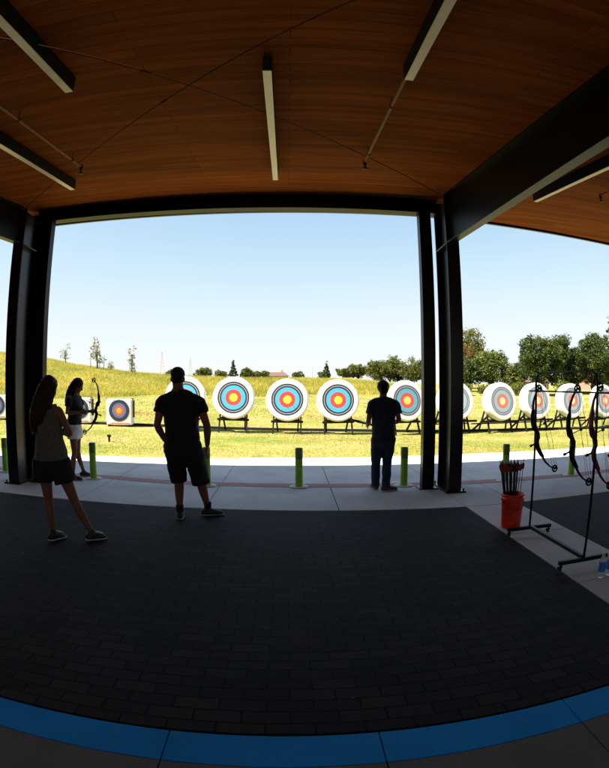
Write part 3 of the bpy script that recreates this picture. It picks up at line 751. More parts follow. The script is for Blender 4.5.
def shoes(parent, feet, mat, k=1.12, fl=1.0):
    for an, toe in feet:
        mb = MB(); foot(mb, an, toe, k, fl); mb.tube([V((an[0], an[1], .04)), V((an[0], an[1], .085))], [.046, .045], 12, round_cap=True)
        sh = voxel(mb, 'shoe', mat, parent, .009, 3)
        d = V(toe); d.z = 0; d.normalize(); a = V((an[0], an[1], .012)) - d * .05; s = V((d.y, -d.x, 0))
        MB().tube([a, a + d * .08 * fl, a + d * .16 * fl, a + d * .225 * fl], [(.042, .012), (.044, .012), (.05, .012), (.04, .011)], 12, ref=s, round_cap=True).build('sole', SOLE, sh, smooth=True)
def yoke(mb, shL, shR, nk, r, k=1.0):
    m = lambda s: lerp(s, nk, .5) + V((0, 0, -.012))
    mb.tube([shL + V((0, 0, -.015)), m(shL), V(nk) - V((0, 0, .02)), m(shR), shR + V((0, 0, -.015))], [(r * .92, r * .92), (r * 1.05, r * .95), (r * 1.1, r * .95), (r * 1.05, r * .95), (r * .92, r * .92)], 14, ref=(0, 0.99, .1), round_cap=True)
def torso(mb, rings):
    mb.tube([c for c, a, b in rings], [(a, b) for c, a, b in rings], 22, ref=(1, 0, 0), round_cap=True)
def neckhead(mb, base, hc, f, r=.055, k=1.0):
    hc = V(hc); f = V(f).normalized()
    mb.tube([V(base), lerp(base, hc - V((0, 0, .05)), .6), hc - V((0, 0, .05)) - f * .02], [r * 1.25, r, r], 12, round_cap=True)
    return head(mb, hc, f, k)

# --- woman with long hair, arms folded (seen from behind)
def woman_watching():
    hc = V((-.03, .02, 1.565)); f = V((.12, 1, -.05))
    shR, elR, wrR = V((.075, 0, 1.335)), V((.175, .06, 1.10)), V((.02, .23, 1.09))
    shL, elL, wrL = V((-.225, 0, 1.335)), V((-.262, .07, 1.10)), V((-.09, .23, 1.12))
    hipL, knL, anL = V((-.125, 0, .80)), V((-.108, .02, .43)), V((-.05, -.05, .085))
    hipR, knR, anR = V((.065, 0, .80)), V((.185, .05, .43)), V((.345, .08, .085))
    fL, fR = (.45, .85, 0), (.8, .6, 0)
    mb = MB()
    torso(mb, [(V((-.03, 0, .76)), .155, .105), (V((-.03, -.01, .86)), .17, .12), (V((-.035, 0, .97)), .145, .10), (V((-.05, .005, 1.08)), .125, .09), (V((-.065, .01, 1.22)), .145, .105), (V((-.075, 0, 1.32)), .15, .085), (V((-.075, 0, 1.38)), .09, .065)])
    neckhead(mb, (-.07, 0, 1.38), hc, f, .047, .95); yoke(mb, shL, shR, (-.07, 0, 1.39), .05)
    for a in ((shR, elR, wrR), (shL, elL, wrL)): arm_tube(mb, *a, k=.85)
    hand(mb, wrR, V((-.9, .15, .1)), V((0, -1, 0)), .35, .92); hand(mb, wrL, V((.9, .1, -.1)), V((0, -1, 0)), .35, .92)
    leg_tube(mb, hipL, knL, anL, .92); leg_tube(mb, hipR, knR, anR, .92); foot(mb, anL, fL, .88, .82); foot(mb, anR, fR, .88, .82)
    o = voxel(mb, 'person', SKIN, None, .0075, 3)
    o.location = (-2.36, 4.7, .0)
    face_bits(o, hc, f, .95)
    t = MB()
    torso(t, [(V((-.03, -.005, .855)), .195, .14), (V((-.035, 0, .95)), .18, .13), (V((-.048, 0, 1.06)), .155, .12), (V((-.062, .01, 1.18)), .16, .125), (V((-.073, .005, 1.28)), .155, .105)])
    for x in (-.165, .02): t.tube([(x, -.075, 1.26), (x + .004, -.05, 1.36), (x + .01, .01, 1.395), (x, .08, 1.33), (x, .1, 1.25)], [(.022, .012)] * 5, 8)
    voxel(t, 'tank_top', TANK, o, .009, 3)
    s = MB(); torso(s, [(V((-.03, 0, .80)), .20, .14), (V((-.03, 0, .88)), .188, .135), (V((-.03, 0, .93)), .17, .125)])
    s.tube([(-.13, 0, .84), (-.145, .005, .72), (-.15, .008, .615)], [.115, .118, .122], 14); s.tube([(.065, 0, .84), (.09, .012, .72), (.115, .02, .615)], [.115, .118, .122], 14)
    voxel(s, 'shorts', CLOTHK, o, .009, 3)
    h = MB(); P, Rm = head(MB(), hc, f, .95)
    h.ell(P(0, -.02, .03), (.079, .102, .09), 18, 12, Rm)
    h.tube([P(0, -.045, .06), P(-.02, -.085, -.02), P(-.055, -.10, -.13), P(-.085, -.105, -.25), P(-.10, -.10, -.36), P(-.095, -.095, -.44)], [(.078, .06), (.08, .06), (.09, .055), (.098, .05), (.085, .042), (.04, .03)], 16, ref=(1, 0, 0), round_cap=True)
    h.tube([P(-.05, 0, .02), P(-.075, -.02, -.1), P(-.115, -.03, -.22), P(-.13, -.04, -.3)], [.03, .04, .035, .02], 10, round_cap=True)
    h.tube([P(.068, -.02, .03), P(.06, -.06, -.08), P(.035, -.08, -.2)], [.028, .035, .03], 10, round_cap=True)
    for i, (lx, ln) in enumerate(((-.17, .47), (-.14, .52), (-.115, .49), (-.085, .53), (-.055, .48), (-.03, .42), (-.18, .40))):
        h.tube([P(lx * .6, -.09, -.15), P(lx, -.11, -.32), P(lx + .012 * (i % 3 - 1), -.105, -ln)], [.03, .026, .009], 8, round_cap=True)
    voxel(h, 'hair', HAIR_B, o, .007, 1)
    shoes(o, ((anL, fL), (anR, fR)), SHOEK, .98, .86)
    for an, toe in ((anL, fL), (anR, fR)):
        d = V(toe).normalized(); MB().tube([V((an.x, an.y, .09)) + d * .045, V((an.x, an.y, .078)) + d * .08, V((an.x, an.y, .066)) + d * .115], [(.018, .01), (.022, .01), (.02, .008)], 8, ref=(d.y, -d.x, 0), round_cap=True).build('shoe_tongue', WHITEC, o, smooth=True)
    return tag(o, 'woman with long brown hair in grey tank top and black shorts, seen from behind', 'person')
woman_watching()

# --- heavy man with a cap, seen from behind
def man_cap():
    hc = V((-.06, .03, 1.665)); f = V((-.05, 1, -.08))
    shL, elL, wrL = V((-.245, -.01, 1.40)), V((-.30, -.06, 1.11)), V((-.235, .06, .92))
    shR, elR, wrR = V((.205, -.01, 1.40)), V((.31, -.05, 1.10)), V((.29, .06, .87))
    hipL, knL, anL = V((-.125, 0, .88)), V((-.06, .02, .46)), V((-.035, -.13, .09))
    hipR, knR, anR = V((.105, 0, .88)), V((.20, .04, .46)), V((.275, .06, .09))
    fL, fR = (-.15, 1, 0), (1, .35, 0)
    mb = MB()
    torso(mb, [(V((-.01, 0, .84)), .18, .14), (V((-.01, -.01, .93)), .19, .15), (V((-.012, .02, 1.05)), .18, .16), (V((-.015, .02, 1.2)), .19, .15), (V((-.02, 0, 1.34)), .20, .12), (V((-.03, 0, 1.44)), .15, .085), (V((-.04, 0, 1.49)), .09, .07)])
    neckhead(mb, (-.045, -.005, 1.48), hc, f, .065, 1.04); yoke(mb, shL, shR, (-.04, 0, 1.475), .065)
    for a in ((shR, elR, wrR), (shL, elL, wrL)): arm_tube(mb, *a, k=1.12)
    hand(mb, wrL, V((.25, .45, -.8)), V((1, 0, 0)), .5, 1.05); hand(mb, wrR, V((-.1, .1, -1)), V((-1, 0, 0)), .5, 1.05)
    leg_tube(mb, hipL, knL, anL, 1.08); leg_tube(mb, hipR, knR, anR, 1.08); foot(mb, anL, fL); foot(mb, anR, fR)
    o = voxel(mb, 'person', SKIN_D, None, .0085, 3); o.location = (-1.25, 5.97, 0)
    face_bits(o, hc, f, 1.04)
    t = MB()
    torso(t, [(V((-.012, .01, .80)), .228, .185), (V((-.012, .01, .95)), .218, .185), (V((-.015, .02, 1.1)), .20, .18), (V((-.02, .015, 1.25)), .22, .165), (V((-.025, 0, 1.37)), .225, .13)])
    for s_, e_ in ((shL, elL), (shR, elR)):
        t.tube([lerp(s_, e_, .02), lerp(s_, e_, .2), lerp(s_, e_, .48)], [.072, .078, .082], 14)
    yoke(t, shL, shR, (-.04, -.005, 1.48), .082)
    voxel(t, 'shirt', CLOTHK, o, .01, 6)
    s = MB(); torso(s, [(V((-.01, 0, .80)), .205, .16), (V((-.01, 0, .90)), .20, .165), (V((-.01, 0, .97)), .19, .16)])
    s.tube([hipL + V((0, 0, .02)), lerp(hipL, knL, .5), V((-.065, .02, .42))], [.12, .115, .105], 14); s.tube([hipR + V((0, 0, .02)), lerp(hipR, knR, .5), V((.21, .04, .40))], [.12, .118, .112], 14)
    voxel(s, 'shorts', CLOTHK, o, .01, 4)
    c = MB(); P, Rm = head(MB(), hc, f, 1.04)
    c.ell(P(0, -.012, .05), (.088, .108, .088), 18, 12, Rm); c.tube([P(0, -.01, .035), P(0, -.01, .09)], [(.087, .106), (.080, .097)], 18, ref=(1, 0, 0))
    c.tube([P(0, .08, .055), P(0, .13, .05), P(0, .165, .042)], [(.075, .008), (.07, .007), (.045, .006)], 14, ref=(1, 0, 0), round_cap=True)
    voxel(c, 'cap', CLOTHK, o, .008, 2)
    h = MB(); h.ell(P(0, -.03, -.005), (.08, .082, .07), 16, 10, Rm); h.ell(P(0, .05, -.085), (.058, .05, .055), 14, 9, Rm); voxel(h, 'hair', HAIR, o, .008, 2)
    shoes(o, ((anL, fL), (anR, fR)), SHOEK, 1.2)
    for an in (anL, anR): MB().tube([(an[0], an[1], .07), (an[0], an[1] + .003, .17)], [.042, .048], 14).build('sock', CLOTHK, o, smooth=True)
    return tag(o, 'broad man in cap, black shirt and black shorts standing with his back turned', 'person')
man_cap()

# --- man in jeans by the far post, holding a bow
def man_jeans():
    hc = V((0, .05, 1.53)); f = V((0, 1, -.35))
    shL, elL, wrL = V((-.185, 0, 1.315)), V((-.232, -.03, 1.06)), V((-.205, .20, .965))
    shR, elR, wrR = V((.185, 0, 1.315)), V((.235, -.02, 1.06)), V((.20, .19, .99))
    hipL, knL, anL = V((-.085, 0, .80)), V((-.105, .03, .44)), V((-.105, .02, .08))
    hipR, knR, anR = V((.095, 0, .80)), V((.065, .0, .44)), V((.03, -.12, .08))
    fL, fR = (-.2, 1, 0), (1, .25, 0)
    mb = MB()
    torso(mb, [(V((0, 0, .76)), .155, .115), (V((0, -.01, .86)), .16, .12), (V((0, .01, .98)), .155, .115), (V((0, .01, 1.12)), .165, .115), (V((0, 0, 1.25)), .17, .105), (V((0, 0, 1.34)), .13, .08), (V((0, 0, 1.385)), .07, .06)])
    neckhead(mb, (0, .0, 1.37), hc, f, .055, .98); yoke(mb, shL, shR, (0, 0, 1.385), .055)
    for a in ((shR, elR, wrR), (shL, elL, wrL)): arm_tube(mb, *a, k=.95)
    hand(mb, wrL, V((-.1, .9, .1)), V((1, 0, 0)), .75, .95); hand(mb, wrR, V((-.3, .8, -.1)), V((-1, 0, -.2)), .6, .95)
    leg_tube(mb, hipL, knL, anL, .95); leg_tube(mb, hipR, knR, anR, .95); foot(mb, anL, fL); foot(mb, anR, fR)
    o = voxel(mb, 'person', SKIN_D, None, .009, 3); o.location = (1.432, 7.53, 0)
    face_bits(o, hc, f, .98)
    t = MB()
    torso(t, [(V((0, 0, .79)), .178, .14), (V((0, .01, .95)), .178, .14), (V((0, .01, 1.12)), .182, .135), (V((0, 0, 1.26)), .188, .115)])
    for s_, e_ in ((shL, elL), (shR, elR)):
        t.tube([lerp(s_, e_, .02), lerp(s_, e_, .25), lerp(s_, e_, .62)], [.060, .064, .068], 14)
    yoke(t, shL, shR, (0, -.005, 1.385), .068)
    voxel(t, 'shirt', NAVY, o, .01, 6)
    s = MB(); torso(s, [(V((0, 0, .75)), .17, .13), (V((0, 0, .86)), .168, .13)])
    for hp, kn, an in ((hipL, knL, anL), (hipR, knR, anR)):
        s.tube([hp, lerp(hp, kn, .5), kn, lerp(kn, an, .5), an - V((0, 0, .03))], [.098, .09, .074, .068, .062], 14)
    voxel(s, 'jeans', DENIM, o, .01, 3)
    h = MB(); P, Rm = head(MB(), hc, f, .98)
    h.ell(P(0, -.022, .03), (.092, .105, .098), 18, 12, Rm); h.ell(P(0, -.05, -.04), (.075, .06, .06), 14, 9, Rm); voxel(h, 'hair', HAIR, o, .009, 2)
    shoes(o, ((anL, fL), (anR, fR)), SHOEB, 1.12)
    return tag(o, 'man in navy shirt and dark jeans standing at the red line beside the steel posts', 'person')
man_jeans()
b2 = copy_tree(bk_)
place_bow(b2, (.965, 7.80, 1.06), (1.72, 8.05, .86), -1.2, 'dark bow held low and level by the man in jeans', 'bows in the hands of shooters')

# --- woman shooter in white shorts, in profile (local +Y is the way she faces)
def woman_archer():
    hc = V((0, .075, 1.575)); f = V((-.12, 1, -.55))
    # local x: to her right (towards the camera)
    shR, elR, wrR = V((.165, -.02, 1.365)), V((.20, -.05, 1.12)), V((.10, .17, 1.13))
    shL, elL, wrL = V((-.165, .02, 1.365)), V((-.17, .08, 1.12)), V((-.04, .285, 1.145))
    hipL, knL, anL = V((-.085, 0, .82)), V((-.10, -.005, .45)), V((-.20, .05, .08))
    hipR, knR, anR = V((.085, 0, .82)), V((.09, .02, .45)), V((.17, .0, .08))
    fL, fR = (-.05, 1, 0), (.1, 1, 0)
    mb = MB()
    torso(mb, [(V((0, 0, .77)), .15, .105), (V((0, -.01, .87)), .158, .115), (V((0, 0, .98)), .13, .095), (V((0, .005, 1.08)), .12, .09), (V((0, .02, 1.22)), .14, .11), (V((0, 0, 1.34)), .145, .085), (V((0, 0, 1.4)), .08, .06)])
    neckhead(mb, (0, -.005, 1.39), hc, f, .047, .95); yoke(mb, shL, shR, (0, 0, 1.40), .05)
    for a in ((shR, elR, wrR), (shL, elL, wrL)): arm_tube(mb, *a, k=.88)
    hand(mb, wrR, V((-.3, .9, .0)), V((-1, 0, 0)), .7, .92); hand(mb, wrL, V((.1, .95, .0)), V((1, 0, 0)), .8, .92)
    leg_tube(mb, hipL, knL, anL, .9); leg_tube(mb, hipR, knR, anR, .9); foot(mb, anL, fL, .92); foot(mb, anR, fR, .92)
    o = voxel(mb, 'person', SKIN, None, .0085, 3); o.location = (-3.60, 8.05, 0); o.rotation_euler = (0, 0, R(-90))
    face_bits(o, hc, f, .95)
    t = MB()
    torso(t, [(V((0, -.005, .93)), .165, .125), (V((0, 0, 1.05)), .145, .115), (V((0, .025, 1.2)), .155, .135), (V((0, .005, 1.32)), .155, .10)])
    for s_, e_ in ((shL, elL), (shR, elR)): t.tube([lerp(s_, e_, .02), lerp(s_, e_, .25), lerp(s_, e_, .55)], [.055, .06, .064], 14)
    yoke(t, shL, shR, (0, -.005, 1.40), .062)
    voxel(t, 'shirt', CLOTHK, o, .01, 6)
    s = MB(); torso(s, [(V((0, 0, .80)), .175, .135), (V((0, -.008, .88)), .172, .13), (V((0, 0, .95)), .155, .115)])
    for hp, kn in ((hipL, knL), (hipR, knR)): s.tube([hp, lerp(hp, kn, .2), lerp(hp, kn, .36)], [.108, .106, .106], 14)
    voxel(s, 'shorts', WHITEC, o, .01, 4)
    h = MB(); P, Rm = head(MB(), hc, f, .95)
    h.ell(P(0, -.025, .035), (.085, .10, .09), 18, 12, Rm)
    h.tube([hc + V((0, -.05, .05)), hc + V((0, -.12, -.04)), hc + V((.01, -.165, -.16)), hc + V((.02, -.19, -.28)), hc + V((.02, -.19, -.38))], [(.085, .06), (.095, .062), (.10, .06), (.09, .05), (.05, .03)], 16, ref=(1, 0, 0), round_cap=True)
    h.tube([P(.075, .0, .03), hc + V((.095, -.03, -.08)), hc + V((.10, -.06, -.2)), hc + V((.09, -.08, -.28))], [.026, .035, .035, .02], 10, round_cap=True)
    h.tube([P(-.075, .0, .03), hc + V((-.095, -.03, -.08)), hc + V((-.10, -.06, -.2))], [.026, .035, .03], 10, round_cap=True)
    voxel(h, 'hair', HAIR, o, .009, 2)
    shoes(o, ((anL, fL), (anR, fR)), SHOEK, 1.06)
    return tag(o, 'woman in dark top and white shorts standing side on, holding a bow upright', 'person')
woman_archer()
place_bow(copy_tree(bk_), (-3.225, 8.04, 1.665), (-3.385, 7.99, .80), math.pi - .1, 'dark bow held upright by the woman in white shorts', 'bows in the hands of shooters')

# ------------------------------------------------------------------ vegetation
def leaf_cloud(blobs, n, size, seed, flat=.5, clumps=16, cr=.3):
    r = np.random.default_rng(seed)
    w = np.array([b[3] * b[4] * b[5] for b in blobs]) ** .67; w /= w.sum()
    cent = []
    for bi, b in enumerate(blobs):
        k = max(3, int(clumps * w[bi] * len(blobs) / 1.5))
        d = r.normal(size=(k, 3)); d /= np.linalg.norm(d, axis=1)[:, None]
        rad = r.uniform(.45, 1.0, (k, 1)) ** .6
        cent.append(np.array(b[:3]) + d * rad * np.array(b[3:6]))
    cent = np.concatenate(cent); mb = np.mean([min(b[3:6]) for b in blobs])
    idx = r.integers(0, len(cent), n); cs = r.uniform(.55, 1.25, len(cent)) * cr * mb
    d = r.normal(size=(n, 3)); d /= np.linalg.norm(d, axis=1)[:, None]
    p = cent[idx] + d * (r.uniform(0, 1, (n, 1)) ** .45) * cs[idx][:, None]
    a = r.normal(size=(n, 3)); a /= np.linalg.norm(a, axis=1)[:, None]
    t = r.normal(size=(n, 3)); bq = np.cross(a, t); bq /= np.linalg.norm(bq, axis=1)[:, None]
    s = size * r.uniform(.6, 1.4, (n, 1))
    a = a * s; bq = bq * s * flat
    return np.stack([p - a, p - bq * .9, p + a, p + bq * .9], 1).reshape(-1, 3)
GTREE = 'trees around the field'
def tree(x, y, ztop, w, label, mat, name='tree', leaf=.16, n=4500, trunk_h=None, shape='round', zb=None, cat='tree', seed=None, group=GTREE, trunk_r=None, flat=.55):
    zb = G(x, y) - .05 if zb is None else zb
    H = ztop - zb; seed = int(abs(x * 131 + y * 17)) if seed is None else seed
    r = np.random.default_rng(seed)
    o = empty(name, (x, y, zb), 0, label, cat, group)
    th = .25 * H if trunk_h is None else trunk_h
    hw = w / 2; blobs = []
    if shape == 'round':
        ch = H - th
        for i in range(7):
            a = r.uniform(0, math.tau); q = r.uniform(.2, .55) * hw
            blobs.append((q * math.cos(a), q * math.sin(a), th + ch * r.uniform(.28, .74), hw * r.uniform(.42, .6), hw * r.uniform(.42, .6), ch * r.uniform(.2, .3)))
        blobs.append((0, 0, th + ch * .52, hw * .72, hw * .72, ch * .46))
    elif shape == 'cone':
        for i in range(6):
            t = i / 5; blobs.append((r.uniform(-.06, .06) * hw, 0, th + (H - th) * (.08 + .84 * t), hw * (1.0 - .85 * t), hw * (1.0 - .85 * t), (H - th) * .13))
    elif shape == 'bush':
        for i in range(6):
            a = r.uniform(0, math.tau); q = r.uniform(.1, .6) * hw
            blobs.append((q * math.cos(a), q * math.sin(a), H * r.uniform(.3, .62), hw * .5, hw * .5, H * r.uniform(.25, .38)))
    elif shape == 'tall':
        for i in range(8):
            t = i / 7; blobs.append((r.uniform(-.4, .4) * hw, r.uniform(-.4, .4) * hw, th + (H - th) * (.06 + .86 * t), hw * (.75 - .4 * t) * r.uniform(.8, 1.2), hw * (.75 - .4 * t), (H - th) * .12))
    if shape in ('round', 'bush'): n = int(n * 1.9); leaf = leaf * .74
    v = leaf_cloud(blobs, n, leaf, seed, flat, clumps=34, cr=.46)
    poly_mesh('crown', v, 4, mat, o)
    tr = MB(); R0 = trunk_r or max(.03, .028 * H)
    if shape != 'bush' or True:
        tr.tube([(0, 0, -.1), (.02, 0, th * .5), (-.02, .01, th + .1 * H), (0, 0, H * .72)], [R0 * 1.3, R0, R0 * .7, R0 * .2], 8)
        for b in blobs[:6]:
            c = V(b[:3]); tr.tube([(0, 0, min(c.z * .8, max(th * .8, .1))), lerp((0, 0, c.z * .8), c, .6), c], [R0 * .55, R0 * .35, R0 * .15], 6)
        tr.build('trunk', BARK, o, smooth=True)
    return o
# hill saplings
tree(-28.6, 61, 6.9, 1.9, 'pale thin young tree on the hill nearest the corner column', L_PALE, 'young_tree', .09, 260, .6, 'tall')
tree(-23.6, 60, 7.4, 2.3, 'tallest young tree on the hill with several bare stems', L_PALE, 'young_tree', .11, 560, .9, 'tall')
tree(-19.1, 60.5, 6.2, 1.2, 'narrow young tree on the hill above the square target', L_PALE, 'young_tree', .10, 520, .3, 'tall')
for i, (dx, dz) in enumerate(((-.9, 2.6), (.35, 2.9), (.95, 2.4))):
    x, y = -23.6 + dx, 59.9
    st = MB().tube([(x, y, G(x, y) - .1), (x + .05, y, G(x, y) + dz * .72)], .035, 6).build('tree_stake', BARK)
    tag(st, 'thin wooden stake beside the tallest young tree on the hill', 'stake', 'stakes around the tallest young tree')
tree(-22.4, 62, 4.6, 1.5, 'low pale scrub between two young trees on the hill', L_PALE, 'shrub', .09, 260, .1, 'bush', cat='shrub')
# middle distance
tree(-21.0, 90, 4.5, 3.4, 'round distant bush just over the field beside the capped head', L_MID, 'shrub', .2, 900, .2, 'bush', cat='shrub')
tree(-15.6, 95, 4.7, 4.8, 'wide distant bush showing past the shoulder of the capped man', L_MID, 'shrub', .2, 1100, .2, 'bush', cat='shrub')
tree(-12.9, 100, 4.4, 3.0, 'small distant bush left end of the row with a spire tree', L_OLIVE, 'shrub', .2, 800, .2, 'bush', cat='shrub')
tree(-10.7, 100, 6.2, 1.9, 'narrow distant spire tree rising from a row of bushes', L_DARK, 'tree', .2, 800, .5, 'cone')
tree(-8.5, 100, 4.9, 3.8, 'bushy distant tree right beside the narrow spire tree', L_MID, 'shrub', .2, 1200, .2, 'bush', cat='shrub')
tree(-6.6, 104, 4.5, 3.1, 'distant bush between the spire tree and the red roof', L_OLIVE, 'shrub', .2, 800, .2, 'bush', cat='shrub')
tree(-4.6, 105, 4.5, 2.7, 'distant bush touching the red roofed house', L_MID, 'shrub', .2, 800, .2, 'bush', cat='shrub')
tree(2.3, 108, 4.3, 2.9, 'lone distant bush beyond the middle round target', L_MID, 'shrub', .2, 800, .2, 'bush', cat='shrub')
tree(7.6, 100, 5.9, 1.9, 'lone distant conifer with pointed top', L_DARK, 'conifer_tree', .2, 900, .2, 'cone')
tree(6.6, 100.6, 4.3, 2.2, 'small bush at the foot of the lone distant conifer', L_MID, 'shrub', .2, 500, .1, 'bush', cat='shrub')
for i, (x, zt, w, mat, lab) in enumerate([(12.4, 5.0, 5.0, L_MID, 'lowest tree at the open end of the distant treeline'), (15.7, 6.1, 5.6, L_OLIVE, 'second tree from the open end of the distant treeline'), (19.2, 6.9, 6.0, L_RUST, 'brownish tree inside the distant treeline'),
        (23.0, 8.0, 7.0, L_MID, 'tallest tree of the distant treeline, right above the man in jeans'), (27.2, 7.6, 6.6, L_OLIVE, 'bright olive tree of the distant treeline past the man in jeans'), (30.6, 7.2, 6, L_DARK, 'dark tree of the distant treeline touching the steel posts')]):
    tree(x, 110 + (i % 2) * 3, zt, w, lab, mat if mat is not L_RUST else L_OLIVE, 'tree', .24, 2600, .6, 'round')
tree(14.0, 114, 5.2, 5, 'dark tree filling the gap behind the open end of the treeline', L_DARK, 'tree', .24, 1600, .4, 'round')
tree(21.2, 115, 6.9, 6, 'dark tree filling the gap behind the middle of the treeline', L_DARK, 'tree', .24, 1800, .4, 'round')
tree(25.4, 116, 7.2, 6, 'dark tree peering over the thick end of the treeline', L_DARK, 'tree', .24, 1800, .4, 'round')
# right hand side
tree(22.0, 60, 8.7, 5.4, 'tall olive tree rising above the rust coloured tree', L_OLIVE, 'tree', .17, 5200, 1.2, 'round')
tree(19.3, 53, 5.9, 3.3, 'rust coloured tree next to the steel column', L_RUST, 'tree', .14, 2400, .8, 'round')
tree(20.3, 48, 5.1, 4.9, 'mid green spreading tree behind the clear faded target', L_MID, 'tree', .15, 5200, .6, 'round')
tree(17.6, 47.5, 4.4, 3.4, 'dark green tree low beside the steel column', L_DARK, 'tree', .14, 3200, .4, 'round')
tree(22.4, 46.5, 3.7, 3.2, 'low green tree between the spreading tree and the big dark tree', L_MID, 'tree', .14, 2600, .3, 'round')
tree(15.4, 42, 1.95, 1.7, 'lime green shrub beside the steel column behind the targets', L_LIME, 'shrub', .09, 1300, .1, 'bush', cat='shrub')
tree(17.2, 42, 1.75, 1.7, 'lime green shrub above the clear faded target', L_LIME, 'shrub', .09, 1200, .1, 'bush', cat='shrub')
tree(18.7, 42.6, 1.5, 1.5, 'small olive shrub in front of the tan house', L_OLIVE, 'shrub', .09, 900, .1, 'bush', cat='shrub')
tree(20.3, 41.6, 2.2, 1.6, 'yellow green shrub at the edge of the big dark tree', L_LIME, 'shrub', .09, 1200, .1, 'bush', cat='shrub')
tree(22.9, 42, 6.0, 4.9, 'big dark round tree nearest the gap, above the bow rack', L_DARK, 'tree', .13, 13000, .45, 'round', flat=.6)
tree(26.4, 44, 6.3, 4.9, 'big dark tree second in the row above the bow rack', L_DARK, 'tree', .13, 12000, .45, 'round', flat=.6)
tree(29.6, 43, 6.6, 4.9, 'big dark tree third in the row above the bow rack', L_DARK, 'tree', .13, 12000, .45, 'round', flat=.6)
tree(34.2, 46, 9.4, 4.6, 'tallest dark tree at the photo edge', L_DARK, 'tree', .16, 5500, 1.4, 'tall')
tree(23.0, 38, 2.0, 1.8, 'lime green shrub between the big dark tree trunks', L_LIME, 'shrub', .09, 1300, .1, 'bush', cat='shrub')
tree(25.0, 39.5, 1.7, 2.2, 'olive shrub behind the faded target of the second bow', L_OLIVE, 'shrub', .09, 1200, .1, 'bush', cat='shrub')
tree(33.0, 40, 2.2, 2.8, 'grey green shrub at the photo edge below the tallest dark tree', L_MID, 'shrub', .1, 1300, .1, 'bush', cat='shrub')
tree(37, 52, 5.0, 5, 'dark tree partly out of the photo behind the pink brick house', L_DARK, 'tree', .16, 3500, .8, 'round')

# grasses
def blades(n, x0, x1, y0, y1, h0, h1, w, seed, mask=None, lean=.35):
    r = np.random.default_rng(seed)
    x = r.uniform(x0, x1, n); y = y0 + (y1 - y0) * r.uniform(0, 1, n) ** 1.15
    if mask is not None:
        k = mask(x, y, r); x, y = x[k], y[k]
    n = len(x); z = gz(x, y) - .01; h = r.uniform(h0, h1, n) * (.75 + .5 * (np.sin(x * .7 + y * .9) * .5 + .5) * r.uniform(.6, 1, n)); a = r.uniform(0, math.tau, n)
    p = np.stack([x, y, z], 1); s = np.stack([np.cos(a), np.sin(a), 0 * a], 1) * w * r.uniform(.6, 1.3, (n, 1))
    tip = p + np.stack([r.normal(0, lean, n) * h, r.normal(0, lean, n) * h, h], 1)
    return np.stack([p - s, p + s, tip], 1).reshape(-1, 3)
def tallmask(x, y, r): return (r.uniform(0, 1, len(x)) < np.clip((13.5 - x) / 5, 0, 1)) & (y > 37.5 + 1.2 * np.sin(x * .4) + .8 * np.sin(x * 1.1))
tag(poly_mesh('tall_grass', blades(150000, -48, 14, 36, 66, .14, .40, .022, 3, tallmask, .55), 3, L_TALL), 'tall dry yellow grass covering the rise behind the targets', 'grass', kind='stuff')
tag(poly_mesh('lawn_grass', np.concatenate([blades(120000, -11, 14, 11.05, 22, .02, .055, .006, 5, lambda x, y, r: (x > -1) | (y > 11.1)), blades(50000, -26, 24, 20, 38, .03, .09, .013, 6)]), 3, L_LAWN), 'short dry mown grass between the pavement and the tall grass', 'grass', kind='stuff')

# ------------------------------------------------------------------ far buildings and masts
def house(x, y, w, d, h, rh, wall, roof, lab, rz=0, zb=None):
    zb = G(x, y) - .2 if zb is None else zb
    o = empty('house', (x, y, zb), rz, lab, 'house', 'houses beyond the field')
    MB().box(-w / 2, w / 2, -d / 2, d / 2, 0, h).build('wall', wall, o)
    e = .35; hw, hd = w / 2 + e, d / 2 + e
    r = MB(); r.prism([(-hw, -hd, h + .003), (hw, -hd, h + .003), (hw, hd, h + .003), (-hw, hd, h + .003)], [(-hw * .55, -.05, h + rh), (hw * .55, -.05, h + rh), (hw * .55, .05, h + rh), (-hw * .55, .05, h + rh)])
    rf = r.build('roof', roof, o); MB().box(w * .18, w * .18 + .5, -.3, .3, h + rh * .5, h + rh + .5).build('chimney', wall, rf)
    for k in (-.3, .05, .32):
        wd = MB().box(k * w - .4, k * w + .4, -d / 2 - .05, -d / 2 + .02, h * .42, h * .8).build('window', WHITEC, o)
        MB().box(k * w - .34, k * w + .34, -d / 2 - .062, -d / 2 - .052, h * .45, h * .77).build('pane', GLASSD, wd)
house(-2.6, 130, 5.4, 6, 1.5, 1.0, BRICKT, TILE, 'low far house with red roof beyond the field', zb=2.1)
house(31.0, 61, 4.2, 5, 1.7, .9, BRICKT, TILE_G, 'tan house half hidden between the green trees', zb=.2)
house(40.0, 56, 6.5, 6, 2.1, 1.2, BRICKR, TILE_G, 'pink brick house seen under the big dark trees', zb=.2)
def mast(x, y, ztop, w, mat, lab):
    zb = G(x, y) - .3; H = ztop - zb
    o = empty('radio_mast', (x, y, zb), 0, lab, 'mast', 'lattice masts on the horizon')
    leg = MB(); br = MB()
    n = 9
    P = lambda k, i: V((w / 2 * (1 - .85 * i / n) * math.cos(math.tau * k / 3), w / 2 * (1 - .85 * i / n) * math.sin(math.tau * k / 3), H * i / n))
    for k in range(3):
        leg.tube([P(k, 0), P(k, n)], .06, 6)
        for i in range(n): br.tube([P(k, i), P((k + 1) % 3, i + 1)], .035, 5); br.tube([P(k, i + 1), P((k + 1) % 3, i + 1)], .03, 5)
    leg.build('mast_legs', mat, o); br.build('lattice', mat, o)
mast(-63, 250, 17.4, 3.4, MAST, 'reddish lattice mast on the horizon beside the capped head'); mast(-50.3, 260, 15.2, 3.0, MASTG, 'grey lattice mast on the horizon past the capped head')
